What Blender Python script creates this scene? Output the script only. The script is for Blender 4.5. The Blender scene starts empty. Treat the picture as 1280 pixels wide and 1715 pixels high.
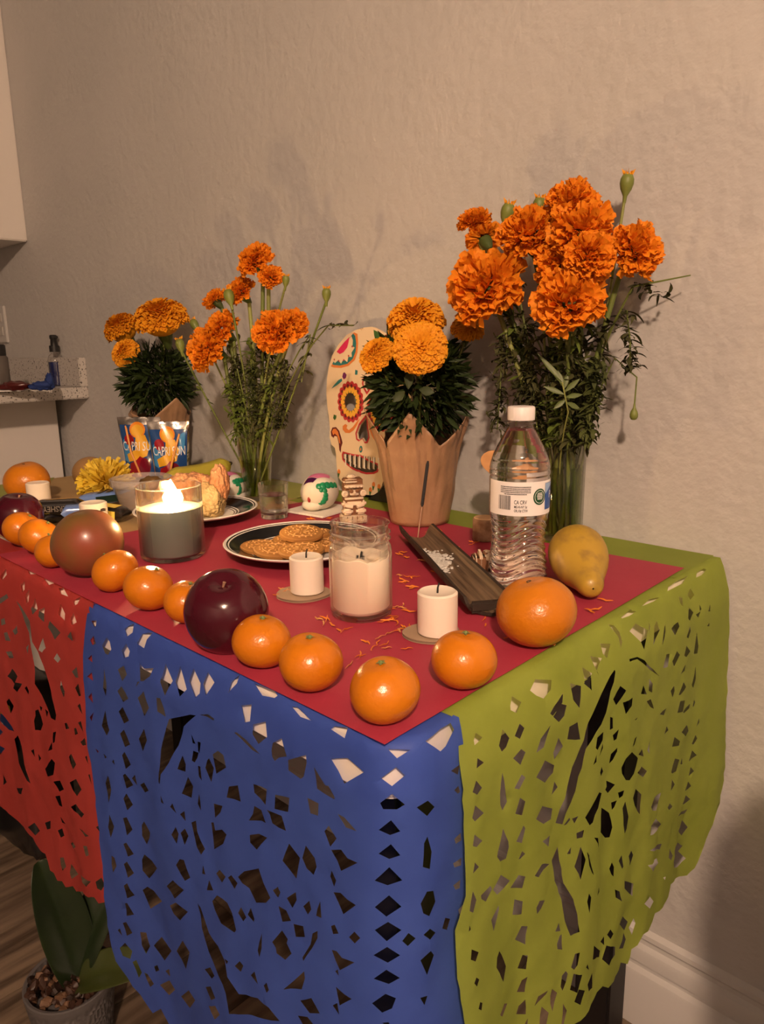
import bpy, bmesh, math, random
from mathutils import Vector, Matrix
from mathutils.geometry import delaunay_2d_cdt
from mathutils import noise as mnoise
SC = bpy.context.scene
COL = SC.collection
PI = math.pi
random.seed(11)
T = 0.77                                   # table top height

# ------------------------------------------------------------------ camera
FPX, YAW, PITCH, ROLL = 1233.49, math.radians(-43.6016), math.radians(12.6595), math.radians(-0.9291)
CAM = Vector((0.3179, -0.9709, 0.2751 + T))
FW = Vector((math.sin(YAW)*math.cos(PITCH), math.cos(YAW)*math.cos(PITCH), -math.sin(PITCH)))
_r = Vector((math.cos(YAW), -math.sin(YAW), 0)); _u = _r.cross(FW)
RT = _r*math.cos(ROLL) + _u*math.sin(ROLL); UP = -_r*math.sin(ROLL) + _u*math.cos(ROLL)
cd = bpy.data.cameras.new('camera'); cam = bpy.data.objects.new('camera', cd); COL.objects.link(cam)
cd.sensor_fit = 'HORIZONTAL'; cd.sensor_width = 36; cd.lens = 36*FPX/1280; cd.clip_start = 0.02
cam.matrix_world = Matrix(((RT.x, UP.x, -FW.x, CAM.x), (RT.y, UP.y, -FW.y, CAM.y), (RT.z, UP.z, -FW.z, CAM.z), (0, 0, 0, 1)))
SC.camera = cam
# ------------------------------------------------------------------ light and exposure
w = bpy.data.worlds.new('world'); SC.world = w; w.use_nodes = True
w.node_tree.nodes['Background'].inputs[0].default_value = (1, .72, .5, 1)
w.node_tree.nodes['Background'].inputs[1].default_value = 0.02
SC.view_settings.view_transform = 'Standard'; SC.view_settings.look = 'None'
SC.view_settings.gamma = 1; SC.view_settings.use_curve_mapping = False
SC.view_settings.exposure = 0.92
LAMP = Vector((1.45, -2.1, T + 1.62)); LAMP_W = 150; LAMP_COL = (1, .68, .465)
CANDLE_W = 1.1
def plight(name, loc, watt, col, rad):
    l = bpy.data.lights.new(name, 'POINT'); l.energy = watt; l.color = col; l.shadow_soft_size = rad
    o = bpy.data.objects.new(name, l); COL.objects.link(o); o.location = loc; return o
plight('ceiling_light', LAMP, LAMP_W, LAMP_COL, .07)

# ------------------------------------------------------------------ measuring helpers (photo 1280x1715)
def ray(px, py): return FW + RT*((px-640)/FPX) - UP*((py-857.5)/FPX)
def onz(px, py, z=0.0):
    d = ray(px, py); return CAM + d*((T+z-CAM.z)/d.z)
def ony(px, py, y):
    d = ray(px, py); return CAM + d*((y-CAM.y)/d.y)
def onx(px, py, x):
    d = ray(px, py); return CAM + d*((x-CAM.x)/d.x)
def wid(px, P): return px*((P-CAM).dot(FW))/FPX
RZ = math.radians(43.6)                    # turn whose local x runs along the picture's right

# ------------------------------------------------------------------ object helpers
def tag(o, label=None, cat=None, group=None, kind=None):
    if label: o['label'] = label
    if cat: o['category'] = cat
    if group: o['group'] = group
    if kind: o['kind'] = kind
    return o
def thing(name, label, cat, loc=(0, 0, 0), rotz=0, group=None):
    o = bpy.data.objects.new(name, None); COL.objects.link(o); o.empty_display_size = .02
    o.location = loc; o.rotation_euler = (0, 0, rotz)
    return tag(o, label, cat, group)
def link(name, me, parent=None, loc=(0, 0, 0), rot=(0, 0, 0), scale=(1, 1, 1)):
    o = bpy.data.objects.new(name, me); COL.objects.link(o)
    o.location = loc; o.rotation_euler = rot; o.scale = scale; o.parent = parent
    return o
class MB:
    def __init__(s): s.v = []; s.f = []
    def add(s, v, f):
        n = len(s.v); s.v += [tuple(p) for p in v]; s.f += [tuple(i+n for i in q) for q in f]; return s
    def box(s, c, d, rz=0):
        x, y, z = d[0]/2, d[1]/2, d[2]/2; cs, sn = math.cos(rz), math.sin(rz)
        P = [(-x,-y,-z),(x,-y,-z),(x,y,-z),(-x,y,-z),(-x,-y,z),(x,-y,z),(x,y,z),(-x,y,z)]
        P = [(c[0]+a*cs-b*sn, c[1]+a*sn+b*cs, c[2]+e) for a, b, e in P]
        return s.add(P, [(0,3,2,1),(4,5,6,7),(0,1,5,4),(1,2,6,5),(2,3,7,6),(3,0,4,7)])
    def lathe(s, prof, seg=32, fn=None, c=(0, 0, 0), cap=True):
        V = []; F = []; n = len(prof)
        for i, (r, z) in enumerate(prof):
            for k in range(seg):
                a = 2*PI*k/seg; rr = r; zz = z
                if fn: rr, zz = fn(r, z, a)
                V.append((c[0]+rr*math.cos(a), c[1]+rr*math.sin(a), c[2]+zz))
        for i in range(n-1):
            for k in range(seg):
                k2 = (k+1) % seg
                F.append((i*seg+k, i*seg+k2, (i+1)*seg+k2, (i+1)*seg+k))
        if cap:
            F.append(tuple(range(seg))[::-1]); F.append(tuple((n-1)*seg+k for k in range(seg)))
        return s.add(V, F)
    def tube(s, path, rad, seg=8, cap=True, flat=1.0):
        path = [Vector(p) for p in path]; n = len(path)
        if not hasattr(rad, '__len__'): rad = [rad]*n
        V = []; F = []; ref = None
        for i, p in enumerate(path):
            t = (path[min(i+1, n-1)]-path[max(i-1, 0)])
            t = t.normalized() if t.length > 1e-9 else Vector((0, 0, 1))
            if ref is None:
                ref = t.orthogonal().normalized()
            ref = (ref - t*ref.dot(t)); ref = ref.normalized() if ref.length > 1e-6 else t.orthogonal().normalized()
            b = t.cross(ref)
            for k in range(seg):
                a = 2*PI*k/seg; V.append(p + ref*(rad[i]*math.cos(a)) + b*(rad[i]*flat*math.sin(a)))
        for i in range(n-1):
            for k in range(seg):
                k2 = (k+1) % seg; F.append((i*seg+k, i*seg+k2, (i+1)*seg+k2, (i+1)*seg+k))
        if cap: F.append(tuple(range(seg))[::-1]); F.append(tuple((n-1)*seg+k for k in range(seg)))
        return s.add(V, F)
    def sphere(s, c, r, seg=20, rings=12, fn=None):
        if not hasattr(r, '__len__'): r = (r, r, r)
        V = []; F = []
        for i in range(rings+1):
            th = PI*i/rings
            for k in range(seg):
                a = 2*PI*k/seg; d = (math.sin(th)*math.cos(a), math.sin(th)*math.sin(a), math.cos(th))
                m = fn(Vector(d)) if fn else 1
                V.append((c[0]+r[0]*d[0]*m, c[1]+r[1]*d[1]*m, c[2]+r[2]*d[2]*m))
        for i in range(rings):
            for k in range(seg):
                k2 = (k+1) % seg; F.append((i*seg+k, (i+1)*seg+k, (i+1)*seg+k2, i*seg+k2))
        return s.add(V, F)
    def prism(s, poly, z0, z1, fn=None):
        n = len(poly); V = [(x, y, z0) for x, y in poly]+[(x, y, z1) for x, y in poly]
        if fn: V = [fn(*p) for p in V]
        return s.add(V, [tuple(range(n))[::-1], tuple(range(n, 2*n))]+[(i, (i+1) % n, n+(i+1) % n, n+i) for i in range(n)])
    def mesh(s, name, mat=None, smooth=45, weld=False):
        me = bpy.data.meshes.new(name); me.from_pydata(s.v, [], s.f)
        if weld:
            b = bmesh.new(); b.from_mesh(me); bmesh.ops.remove_doubles(b, verts=b.verts, dist=1e-5)
            bmesh.ops.dissolve_degenerate(b, dist=1e-6, edges=b.edges); b.to_mesh(me); b.free()
        me.validate()
        if mat: me.materials.append(mat)
        if smooth:
            me.polygons.foreach_set('use_smooth', [True]*len(me.polygons)); me.set_sharp_from_angle(angle=math.radians(smooth))
        me.update(); return me
    def build(s, name, mat, parent=None, loc=(0, 0, 0), rot=(0, 0, 0), smooth=45, bevel=0, weld=False, seg=2):
        me = s.mesh(name, mat, smooth, weld)
        if bevel:
            b = bmesh.new(); b.from_mesh(me)
            bmesh.ops.bevel(b, geom=[e for e in b.edges if len(e.link_faces) == 2 and e.calc_face_angle() > .6], offset=bevel, segments=seg, affect='EDGES')
            b.to_mesh(me); b.free(); me.update()
        return link(name, me, parent, loc, rot)
def struct(o): o['kind'] = 'structure'; return o

# ------------------------------------------------------------------ materials
MATS = {}
def mat(name, col, rough=.5, spec=.5, col2=None, ns=8, nd=3, lo=.35, hi=.65, bump=None, metal=0, transl=0, sss=0, coat=0, emit=0, sheen=0, stretch=None, sssr=(.01, .006, .004), alpha=1):
    if name in MATS: return MATS[name]
    m = bpy.data.materials.new(name); m.use_nodes = True; nt = m.node_tree; N = nt.nodes; L = nt.links
    b = N['Principled BSDF']; out = N['Material Output']
    b.inputs['Base Color'].default_value = (*col, 1); b.inputs['Roughness'].default_value = rough
    b.inputs['Specular IOR Level'].default_value = spec; b.inputs['Metallic'].default_value = metal
    if coat: b.inputs['Coat Weight'].default_value = coat; b.inputs['Coat Roughness'].default_value = .06
    if sheen: b.inputs['Sheen Weight'].default_value = sheen
    if sss:
        b.inputs['Subsurface Weight'].default_value = sss; b.inputs['Subsurface Radius'].default_value = sssr; b.inputs['Subsurface Scale'].default_value = 1
    if emit: b.inputs['Emission Color'].default_value = (*col, 1); b.inputs['Emission Strength'].default_value = emit
    if alpha < 1: b.inputs['Alpha'].default_value = alpha
    tc = N.new('ShaderNodeTexCoord'); vec = tc.outputs['Object']
    if stretch:
        mp = N.new('ShaderNodeMapping'); mp.inputs['Scale'].default_value = stretch; L.new(vec, mp.inputs[0]); vec = mp.outputs[0]
    colout = None
    if col2:
        n = N.new('ShaderNodeTexNoise'); n.inputs['Scale'].default_value = ns; n.inputs['Detail'].default_value = nd; L.new(vec, n.inputs['Vector'])
        cr = N.new('ShaderNodeValToRGB'); cr.color_ramp.elements[0].position = lo; cr.color_ramp.elements[1].position = hi
        cr.color_ramp.elements[0].color = (*col, 1); cr.color_ramp.elements[1].color = (*col2, 1)
        L.new(n.outputs['Fac'], cr.inputs[0]); L.new(cr.outputs[0], b.inputs['Base Color']); colout = cr.outputs[0]
    if bump:
        n2 = N.new('ShaderNodeTexNoise'); n2.inputs['Scale'].default_value = bump[0]; n2.inputs['Detail'].default_value = 3; L.new(vec, n2.inputs['Vector'])
        bp = N.new('ShaderNodeBump'); bp.inputs['Strength'].default_value = bump[1]; bp.inputs['Distance'].default_value = bump[2]
        L.new(n2.outputs['Fac'], bp.inputs['Height']); L.new(bp.outputs[0], b.inputs['Normal'])
    if transl:
        t = N.new('ShaderNodeBsdfTranslucent'); t.inputs[0].default_value = (*col, 1)
        if colout: L.new(colout, t.inputs[0])
        mx = N.new('ShaderNodeMixShader'); mx.inputs[0].default_value = transl
        L.new(b.outputs[0], mx.inputs[1]); L.new(t.outputs[0], mx.inputs[2]); L.new(mx.outputs[0], out.inputs[0])
    MATS[name] = m; return m
def thin_glass(name, tint=(.97, .97, .96), ior=1.45, rough=.02, diff=0, dcol=(.8, .8, .8)):
    m = bpy.data.materials.new(name); m.use_nodes = True; nt = m.node_tree; N = nt.nodes; L = nt.links
    N.remove(N['Principled BSDF']); out = N['Material Output']
    t = N.new('ShaderNodeBsdfTransparent'); t.inputs[0].default_value = (*tint, 1)
    lw = N.new('ShaderNodeLayerWeight'); lw.inputs[0].default_value = .5; p2 = N.new('ShaderNodeMath'); p2.operation = 'POWER'; p2.inputs[1].default_value = 3; L.new(lw.outputs['Facing'], p2.inputs[0])
    mc = N.new('ShaderNodeMix'); mc.data_type = 'RGBA'; mc.inputs[6].default_value = (*tint, 1); mc.inputs[7].default_value = (tint[0]*.45, tint[1]*.46, tint[2]*.42, 1); L.new(p2.outputs[0], mc.inputs[0]); L.new(mc.outputs[2], t.inputs[0])
    g = N.new('ShaderNodeBsdfGlossy'); g.inputs['Roughness'].default_value = rough; g.inputs[0].default_value = (1, 1, 1, 1)
    fr = N.new('ShaderNodeLayerWeight'); fr.inputs[0].default_value = .5
    pw = N.new('ShaderNodeMath'); pw.operation = 'POWER'; pw.inputs[1].default_value = 2.6; L.new(fr.outputs['Facing'], pw.inputs[0])
    ma = N.new('ShaderNodeMath'); ma.operation = 'MULTIPLY_ADD'; ma.inputs[1].default_value = .75; ma.inputs[2].default_value = ((ior-1)/(ior+1))**2; L.new(pw.outputs[0], ma.inputs[0])
    mx = N.new('ShaderNodeMixShader'); L.new(ma.outputs[0], mx.inputs[0]); L.new(t.outputs[0], mx.inputs[1]); L.new(g.outputs[0], mx.inputs[2])
    last = mx.outputs[0]
    if diff:
        d = N.new('ShaderNodeBsdfDiffuse'); d.inputs[0].default_value = (*dcol, 1)
        m2 = N.new('ShaderNodeMixShader'); m2.inputs[0].default_value = diff; L.new(last, m2.inputs[1]); L.new(d.outputs[0], m2.inputs[2]); last = m2.outputs[0]
    L.new(last, out.inputs[0]); MATS[name] = m; return m
def edge_glass(name, ior=1.45):
    m = bpy.data.materials.new(name); m.use_nodes = True; nt = m.node_tree; N = nt.nodes; L = nt.links
    N.remove(N['Principled BSDF']); out = N['Material Output']
    t = N.new('ShaderNodeBsdfTransparent'); t.inputs[0].default_value = (.96, .96, .95, 1)
    g = N.new('ShaderNodeBsdfGlass'); g.inputs['IOR'].default_value = ior; g.inputs['Roughness'].default_value = 0
    lw = N.new('ShaderNodeLayerWeight'); lw.inputs[0].default_value = .5; p2 = N.new('ShaderNodeMath'); p2.operation = 'POWER'; p2.inputs[1].default_value = 2; L.new(lw.outputs['Facing'], p2.inputs[0])
    ma = N.new('ShaderNodeMath'); ma.operation = 'MULTIPLY_ADD'; ma.use_clamp = True; ma.inputs[1].default_value = .85; ma.inputs[2].default_value = .16; L.new(p2.outputs[0], ma.inputs[0])
    mx = N.new('ShaderNodeMixShader'); L.new(ma.outputs[0], mx.inputs[0]); L.new(t.outputs[0], mx.inputs[1]); L.new(g.outputs[0], mx.inputs[2]); L.new(mx.outputs[0], out.inputs[0])
    MATS[name] = m; return m
def flame_mat(strength):
    m = bpy.data.materials.new('candle_flame'); m.use_nodes = True; nt = m.node_tree; N = nt.nodes; L = nt.links
    N.remove(N['Principled BSDF']); t = N.new('ShaderNodeBsdfTransparent'); e = N.new('ShaderNodeEmission'); e.inputs[0].default_value = (1, .62, .25, 1); e.inputs[1].default_value = strength
    a = N.new('ShaderNodeAddShader'); L.new(t.outputs[0], a.inputs[0]); L.new(e.outputs[0], a.inputs[1]); L.new(a.outputs[0], N['Material Output'].inputs[0]); return m
def refr(name, col=(1, 1, 1), ior=1.33, rough=0):
    m = bpy.data.materials.new(name); m.use_nodes = True; nt = m.node_tree; N = nt.nodes; L = nt.links
    N.remove(N['Principled BSDF']); g = N.new('ShaderNodeBsdfGlass'); g.inputs[0].default_value = (*col, 1); g.inputs['IOR'].default_value = ior; g.inputs['Roughness'].default_value = rough
    L.new(g.outputs[0], N['Material Output'].inputs[0]); MATS[name] = m; return m
GLASS = edge_glass('clear_glass'); PLASTIC = thin_glass('clear_plastic', (.98, .97, .97), 1.5, .05)
TUB = thin_glass('cloudy_plastic', (.9, .88, .86), 1.5, .12, .20, (.75, .7, .7))
WATER = refr('water', (1, 1, 1), 1.33)
VWATER = refr('vase_water', (.80, .84, .58), 1.33)
WHITE = mat('white_print', (.85, .83, .80), .5)
BLACK = mat('black_print', (.012, .011, .011), .5)

# ------------------------------------------------------------------ decals: flat print carried on a surface
def inpoly(x, y, P):
    c = False; j = len(P)-1
    for i in range(len(P)):
        xi, yi = P[i]; xj, yj = P[j]
        if (yi > y) != (yj > y) and x < (xj-xi)*(y-yi)/(yj-yi)+xi: c = not c
        j = i
    return c
def dens(P, d, closed=True):
    out = []
    n = len(P)
    for i in range(n if closed else n-1):
        a = P[i]; b = P[(i+1) % n]; m = max(1, int(math.hypot(b[0]-a[0], b[1]-a[1])/d+.5))
        for k in range(m): out.append((a[0]+(b[0]-a[0])*k/m, a[1]+(b[1]-a[1])*k/m))
    if not closed: out.append(P[-1])
    return out
def cut_sheet(outline, holes, grid, jitter=.25, rnd=None):
    """triangulate a 2-D outline with holes; returns points and triangles"""
    rnd = rnd or random.Random(3)
    V = []; E = []
    def loop(P):
        n0 = len(V); V.extend(Vector(p) for p in P); n = len(P); E.extend((n0+i, n0+(i+1) % n) for i in range(n))
    loop(dens(outline, grid))
    for h in holes: loop(dens(h, grid))
    xs = [p[0] for p in outline]; ys = [p[1] for p in outline]
    x = min(xs)+grid*.5; r = 0
    while x < max(xs):
        y = min(ys)+grid*(.5 if r % 2 else .1)
        while y < max(ys):
            q = (x+rnd.uniform(-jitter, jitter)*grid, y+rnd.uniform(-jitter, jitter)*grid)
            if inpoly(*q, outline): V.append(Vector(q))
            y += grid
        x += grid*.9; r += 1
    ov, oe, of, *_ = delaunay_2d_cdt(V, E, [], 0, 1e-6)
    bb = [(min(p[0] for p in h), max(p[0] for p in h), min(p[1] for p in h), max(p[1] for p in h)) for h in holes]
    F = []
    for t in of:
        cx = sum(ov[i].x for i in t)/3; cy = sum(ov[i].y for i in t)/3
        if not inpoly(cx, cy, outline): continue
        if any(b[0] <= cx <= b[1] and b[2] <= cy <= b[3] and inpoly(cx, cy, h) for b, h in zip(bb, holes)): continue
        F.append(tuple(t))
    return ov, F
def decal(name, poly, fn, m, parent, grid=.004, holes=(), thick=0):
    ov, F = cut_sheet(poly, list(holes), grid, 0)
    mb = MB().add([fn(p.x, p.y) for p in ov], F)
    return mb.build(name, m, parent, smooth=60)
def text_decal(name, txt, size, fn, m, parent, rot=0, loc=(0, 0), sx=1, align='CENTER', shear=0, bold=0):
    cu = bpy.data.curves.new(name, 'FONT'); cu.body = txt; cu.size = size; cu.align_x = align; cu.align_y = 'CENTER'; cu.shear = shear; cu.offset = bold
    cu.resolution_u = 3; o = bpy.data.objects.new(name, cu); COL.objects.link(o)
    dg = bpy.context.evaluated_depsgraph_get(); me0 = o.evaluated_get(dg).to_mesh()
    V = [tuple(v.co) for v in me0.vertices]; F = [tuple(p.vertices) for p in me0.polygons]
    o.evaluated_get(dg).to_mesh_clear(); bpy.data.objects.remove(o); bpy.data.curves.remove(cu)
    c, s = math.cos(rot), math.sin(rot)
    V = [fn(loc[0]+(x*sx)*c-y*s, loc[1]+(x*sx)*s+y*c) for x, y, z in V]
    return MB().add(V, F).build(name, m, parent, smooth=0)
def circ(cx, cy, r, n=20, ry=None, a0=0):
    return [(cx+r*math.cos(a0+2*PI*k/n), cy+(ry or r)*math.sin(a0+2*PI*k/n)) for k in range(n)]
def xf(fn, off):                                   # helper for flat decals on a local xz plane
    return lambda u, v: fn(u, v, off)
# ================================================================== the room
PLASTER = mat('wall_plaster', (.47, .455, .44), .75, .3, (.50, .482, .466), 3, 3, bump=(50, .62, .0045))
TRIMW = mat('trim_paint', (.52, .505, .49), .45, .4)
X0, X1, Y0, ZC = -3.4, 2.6, -3.5, 2.5
struct(MB().box(((X0+X1)/2, .05, ZC/2), (X1-X0+.2, .1, ZC)).build('wall_back', PLASTER, smooth=0))
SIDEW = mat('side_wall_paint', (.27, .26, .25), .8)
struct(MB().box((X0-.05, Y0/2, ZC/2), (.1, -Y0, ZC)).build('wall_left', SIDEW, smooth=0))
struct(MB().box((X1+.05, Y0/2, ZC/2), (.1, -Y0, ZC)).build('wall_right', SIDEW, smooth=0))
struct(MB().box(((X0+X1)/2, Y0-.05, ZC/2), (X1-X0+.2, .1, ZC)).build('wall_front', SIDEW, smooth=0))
struct(MB().box(((X0+X1)/2, Y0/2, ZC+.05), (X1-X0+.2, -Y0+.2, .1)).build('ceiling', mat('ceiling_paint', (.42, .41, .40), .8), smooth=0))
fl = struct(MB().box(((X0+X1)/2, Y0/2, -.06), (X1-X0+.2, -Y0+.2, .1)).build('floor', mat('floor_base', (.05, .035, .025), .8), smooth=0))
WOODF = mat('floor_wood', (.050, .033, .022), .42, .4, (.15, .108, .075), 5, 6, .36, .66, bump=(40, .15, .002), stretch=(9, .8, 1))  # wood tones darkened, a missing cast shadow is put into the colour
WOODS = [WOODF, mat('floor_wood_pale', (.085, .058, .040), .42, .4, (.21, .155, .11), 5, 6, .36, .66, bump=(40, .15, .002), stretch=(9, .8, 1)), mat('floor_wood_mid', (.060, .040, .027), .42, .4, (.20, .145, .10), 5, 6, .40, .62, bump=(40, .15, .002), stretch=(9, .8, 1))]
pms = [MB().box((0, 0, -.006), (.1485, 1.198, .012)).mesh('plank', w_, 0) for w_ in WOODS]
ci = 0; x = X0+.075
while x < X1:
    y = -.02-.6-(ci*.37 % 1.2)+1.2
    while y-.6 > Y0:
        if y-.6 < 0:
            o = link('plank', pms[random.choice([0, 1, 2])], fl, (x, y, 0)); o.location.z = random.uniform(-.0012, 0)
        y -= 1.2
    x += .15; ci += 1
# baseboard with a stepped profile
prof = [(0, 0), (-.019, 0), (-.019, .092), (-.017, .097), (-.010, .102), (-.010, .108), (-.015, .113), (-.015, .130), (-.013, .136), (-.006, .141), (-.006, .148), (-.009, .153), (-.008, .160), (0, .165)]
V = []; F = []
for xx in (-1.94, X1):
    V += [(xx, a, b) for a, b in prof]
n = len(prof); F = [(i, i+1, n+i+1, n+i) for i in range(n-1)]+[tuple(range(n)), tuple(range(n, 2*n))[::-1]]
struct(MB().add(V, F).build('baseboard_back', TRIMW, smooth=30))

# ------------------------------------------------------------------ kitchen end of the wall
CABW = mat('cabinet_paint', (.66, .62, .58), .5, .4)
t = thing('wall_cabinet', 'pale upper kitchen cabinet mounted high on the wall', 'cabinet', (-2.06, 0, T+.6))
MB().box((-.55, -.155, .565), (1.1, .31, 1.13)).build('body', CABW, t, bevel=.003, smooth=0)
for k in range(2):
    d = MB().box((-.275-k*.55, -.319, .565), (.54, .018, 1.12)).build('door', CABW, t, bevel=.002, smooth=0)
    MB().tube([(-.05-k*.55, -.328, .07), (-.05-k*.55, -.352, .075), (-.05-k*.55, -.352, .165), (-.05-k*.55, -.328, .17)], .005).build('handle', mat('brushed_steel', (.5, .48, .45), .35, metal=1), d)
t = thing('base_cabinet', 'pale kitchen base cabinet end panel under the speckled counter', 'cabinet', (-1.94, -.0205, 0))
MB().box((-.65, -.30, (T+.144)/2+.0), (1.3, .60, T+.143)).build('body', CABW, t, bevel=.002, smooth=0)
for k in range(2):
    d = MB().box((-.325-k*.65, -.61, .5), (.63, .018, .74)).build('door', CABW, t, bevel=.002, smooth=0)
    MB().tube([(-.06-k*.65, -.619, .7), (-.06-k*.65, -.64, .705), (-.06-k*.65, -.64, .795), (-.06-k*.65, -.619, .8)], .005).build('handle', MATS['brushed_steel'], d)
GRAN = mat('speckled_stone', (.52, .49, .46), .3, .5, (.06, .05, .045), 190, 1, .60, .66)
t = thing('countertop', 'speckled pale stone kitchen counter with short backsplash', 'countertop', (-1.757, 0, T+.144))
MB().box((-.75, -.325, .016), (1.5, .65, .032)).build('slab', GRAN, t, bevel=.003, smooth=0)
MB().box((-.75, -.011, .073), (1.5, .022, .082)).build('backsplash', GRAN, t, bevel=.002, smooth=0)
CT = .1765
# outlet plate on the wall over the counter
P = ony(11, 543, 0)
t = thing('outlet_plate', 'white outlet plate on the wall over the counter', 'outlet', P)
MB().box((-.03, -.004, 0), (.075, .008, .118)).build('plate', TRIMW, t, bevel=.002, smooth=0)
MB().box((-.03, -.009, .022), (.034, .003, .028)).build('socket', mat('socket', (.5, .48, .45), .5), t, bevel=.001, smooth=0)
MB().box((-.03, -.009, -.022), (.034, .003, .028)).build('socket', MATS['socket'], t, bevel=.001, smooth=0)
# things on the counter
P = onz(98, 646, CT)
t = thing('spray_bottle', 'small clear spray bottle with black pump holding blue liquid', 'bottle', P, RZ); t.scale = (1.25, 1.25, 1.2)
MB().lathe([(.0, 0), (.0165, .0005), (.018, .004), (.018, .062), (.014, .074), (.009, .078), (.009, .084)], 24, cap=False).build('body', PLASTIC, t, weld=True)
MB().lathe([(0, .002), (.0165, .002), (.0165, .058), (0, .058)], 24, cap=False).build('liquid', mat('blue_liquid', (.01, .015, .08), .2), t, weld=True)
BP = mat('black_plastic', (.012, .011, .011), .4)
k = MB().lathe([(.0115, .082), (.0115, .097), (.008, .098), (.007, .112), (.0085, .114), (.0085, .121), (.006, .123)], 20).build('pump', BP, t)
MB().box((.008, -.006, .1175), (.009, .006, .005)).build('nozzle', BP, k, smooth=0)
P = onz(2, 652, CT)
t = thing('lidded_jar', 'dark glass jar with black lid at the counter edge', 'jar', P, RZ)
MB().lathe([(0, 0), (.026, .001), (.027, .005), (.027, .085), (.020, .095)], 24, cap=False).build('body', mat('dark_glass', (.10, .085, .075), .15), t, weld=True)
MB().lathe([(.0235, .088), (.0235, .118), (.021, .121)], 24).build('lid', BP, t)
P = onz(26, 655, CT)
t = thing('snack_packet', 'dark red crumpled packet on the kitchen counter', 'packet', P, RZ)
def crump(d): return 1+.22*math.sin(d.x*5+d.y*3)*math.cos(d.z*4+d.x*7)
MB().sphere((0, 0, .013), (.042, .022, .0125), 24, 12, crump).build('packet', mat('dark_red_foil', (.07, .008, .008), .3, coat=.3), t)
P = onz(70, 654, CT)
t = thing('dish_cloth', 'blue crumpled cloth beside the spray bottle', 'cloth', P, RZ)
MB().sphere((0, 0, .012), (.032, .02, .0115), 24, 12, crump).add([], []).build('cloth', mat('blue_cloth', (.010, .03, .15), .8), t)
MB().sphere((.021, .006, .022), (.012, .012, .0215), 18, 10, crump).build('fold', MATS['blue_cloth'], t)
P = onz(117, 646, CT)
t = thing('clear_canister', 'clear square plastic canister between spray bottle and backsplash', 'canister', P, RZ)
MB().box((0, .0, .0285), (.034, .03, .056)).build('body', PLASTIC, t, bevel=.003)
MB().box((0, .0, .060), (.036, .032, .006)).build('lid', PLASTIC, t, bevel=.002)
P = onz(30, 658, CT)
t = tag(MB().box((0, 0, .0012), (.09, .05, .0024), .2).build('leaflet', WHITE, None, onz(8, 655, CT), (0, 0, RZ), smooth=0), 'flat white leaflet lying at the counter edge', 'leaflet')

# ================================================================== table
D = .63; XL = -1.33
CREAM = mat('cream_laminate', (.74, .66, .57), .5, .4)
DARKW = mat('dark_table_wood', (.008, .006, .006), .5, .4)
t = thing('altar_table', 'long table with cream top edge and dark legs under the altar', 'table', (XL/2, -D/2, 0))
def rrect(w, d, r, n=8):
    P_ = []
    for cx, cy, a0 in ((w/2-r, d/2-r, 0), (-w/2+r, d/2-r, PI/2), (-w/2+r, -d/2+r, PI), (w/2-r, -d/2+r, 1.5*PI)):
        P_ += [(cx+r*math.cos(a0+PI/2*k/n), cy+r*math.sin(a0+PI/2*k/n)) for k in range(n+1)]
    return P_
MB().prism([(x, y-.002) for x, y in rrect(-XL, D-.004, .033)], T-.052, T).build('tabletop', CREAM, t, smooth=40, bevel=.006)
for sx in (-1, 1):
    for sy in (-1, 1):
        MB().box((sx*(-XL/2-(.085 if sx > 0 else .035)), sy*(D/2-(.095 if sx > 0 else .045)), (T-.052)/2), (.055, .055, T-.053)).build('leg', DARKW, t, bevel=.004, smooth=0)
for sy in (-1, 1):
    MB().box((0, sy*(D/2-.095), T-.052-.035), (-XL-.23, .02, .07)).build('apron', DARKW, t, smooth=0)
for sx in (-1, 1):
    MB().box((sx*(-XL/2-.085), 0, T-.052-.035), (.02, D-.25, .07)).build('apron', DARKW, t, smooth=0)

# ------------------------------------------------------------------ tissue papers
def tissue(name, c, c2, tr=.46):
    return mat(name, c, .55, .3, c2, 14, 4, .3, .7, bump=(60, .25, .0015), transl=tr)
TBLUE = tissue('blue_tissue', (.058, .115, .50), (.070, .138, .57))
TGREEN = tissue('green_tissue', (.34, .42, .065), (.39, .47, .08))
TRED = tissue('red_tissue', (.52, .062, .055), (.58, .074, .066))
TTOP = tissue('crimson_tissue', (.40, .036, .068), (.43, .042, .076), .12)
TTAN = tissue('tan_tissue', (.46, .30, .13), (.50, .34, .155), .12)
TOLIVE = tissue('yellow_green_tissue', (.33, .35, .08), (.36, .38, .095), .12)
def side_of(px, py):                                   # table corner line in the picture runs near x=655
    return px > 657-(py-1256)*.006
def st(px, py):
    """photo point -> (s, t): s runs along the front edge (negative) and on round the right end, t is the drop"""
    if side_of(px, py):
        P = onx(px, py, .006)
        if P.z <= T: return (P.y+D, T-P.z)
        P = onz(px, py); return (P.y+D, P.x)
    P = ony(px, py, -D-.006)
    if P.z <= T: return (P.x, T-P.z)
    P = onz(px, py); return (P.x, -(P.y+D))
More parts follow.
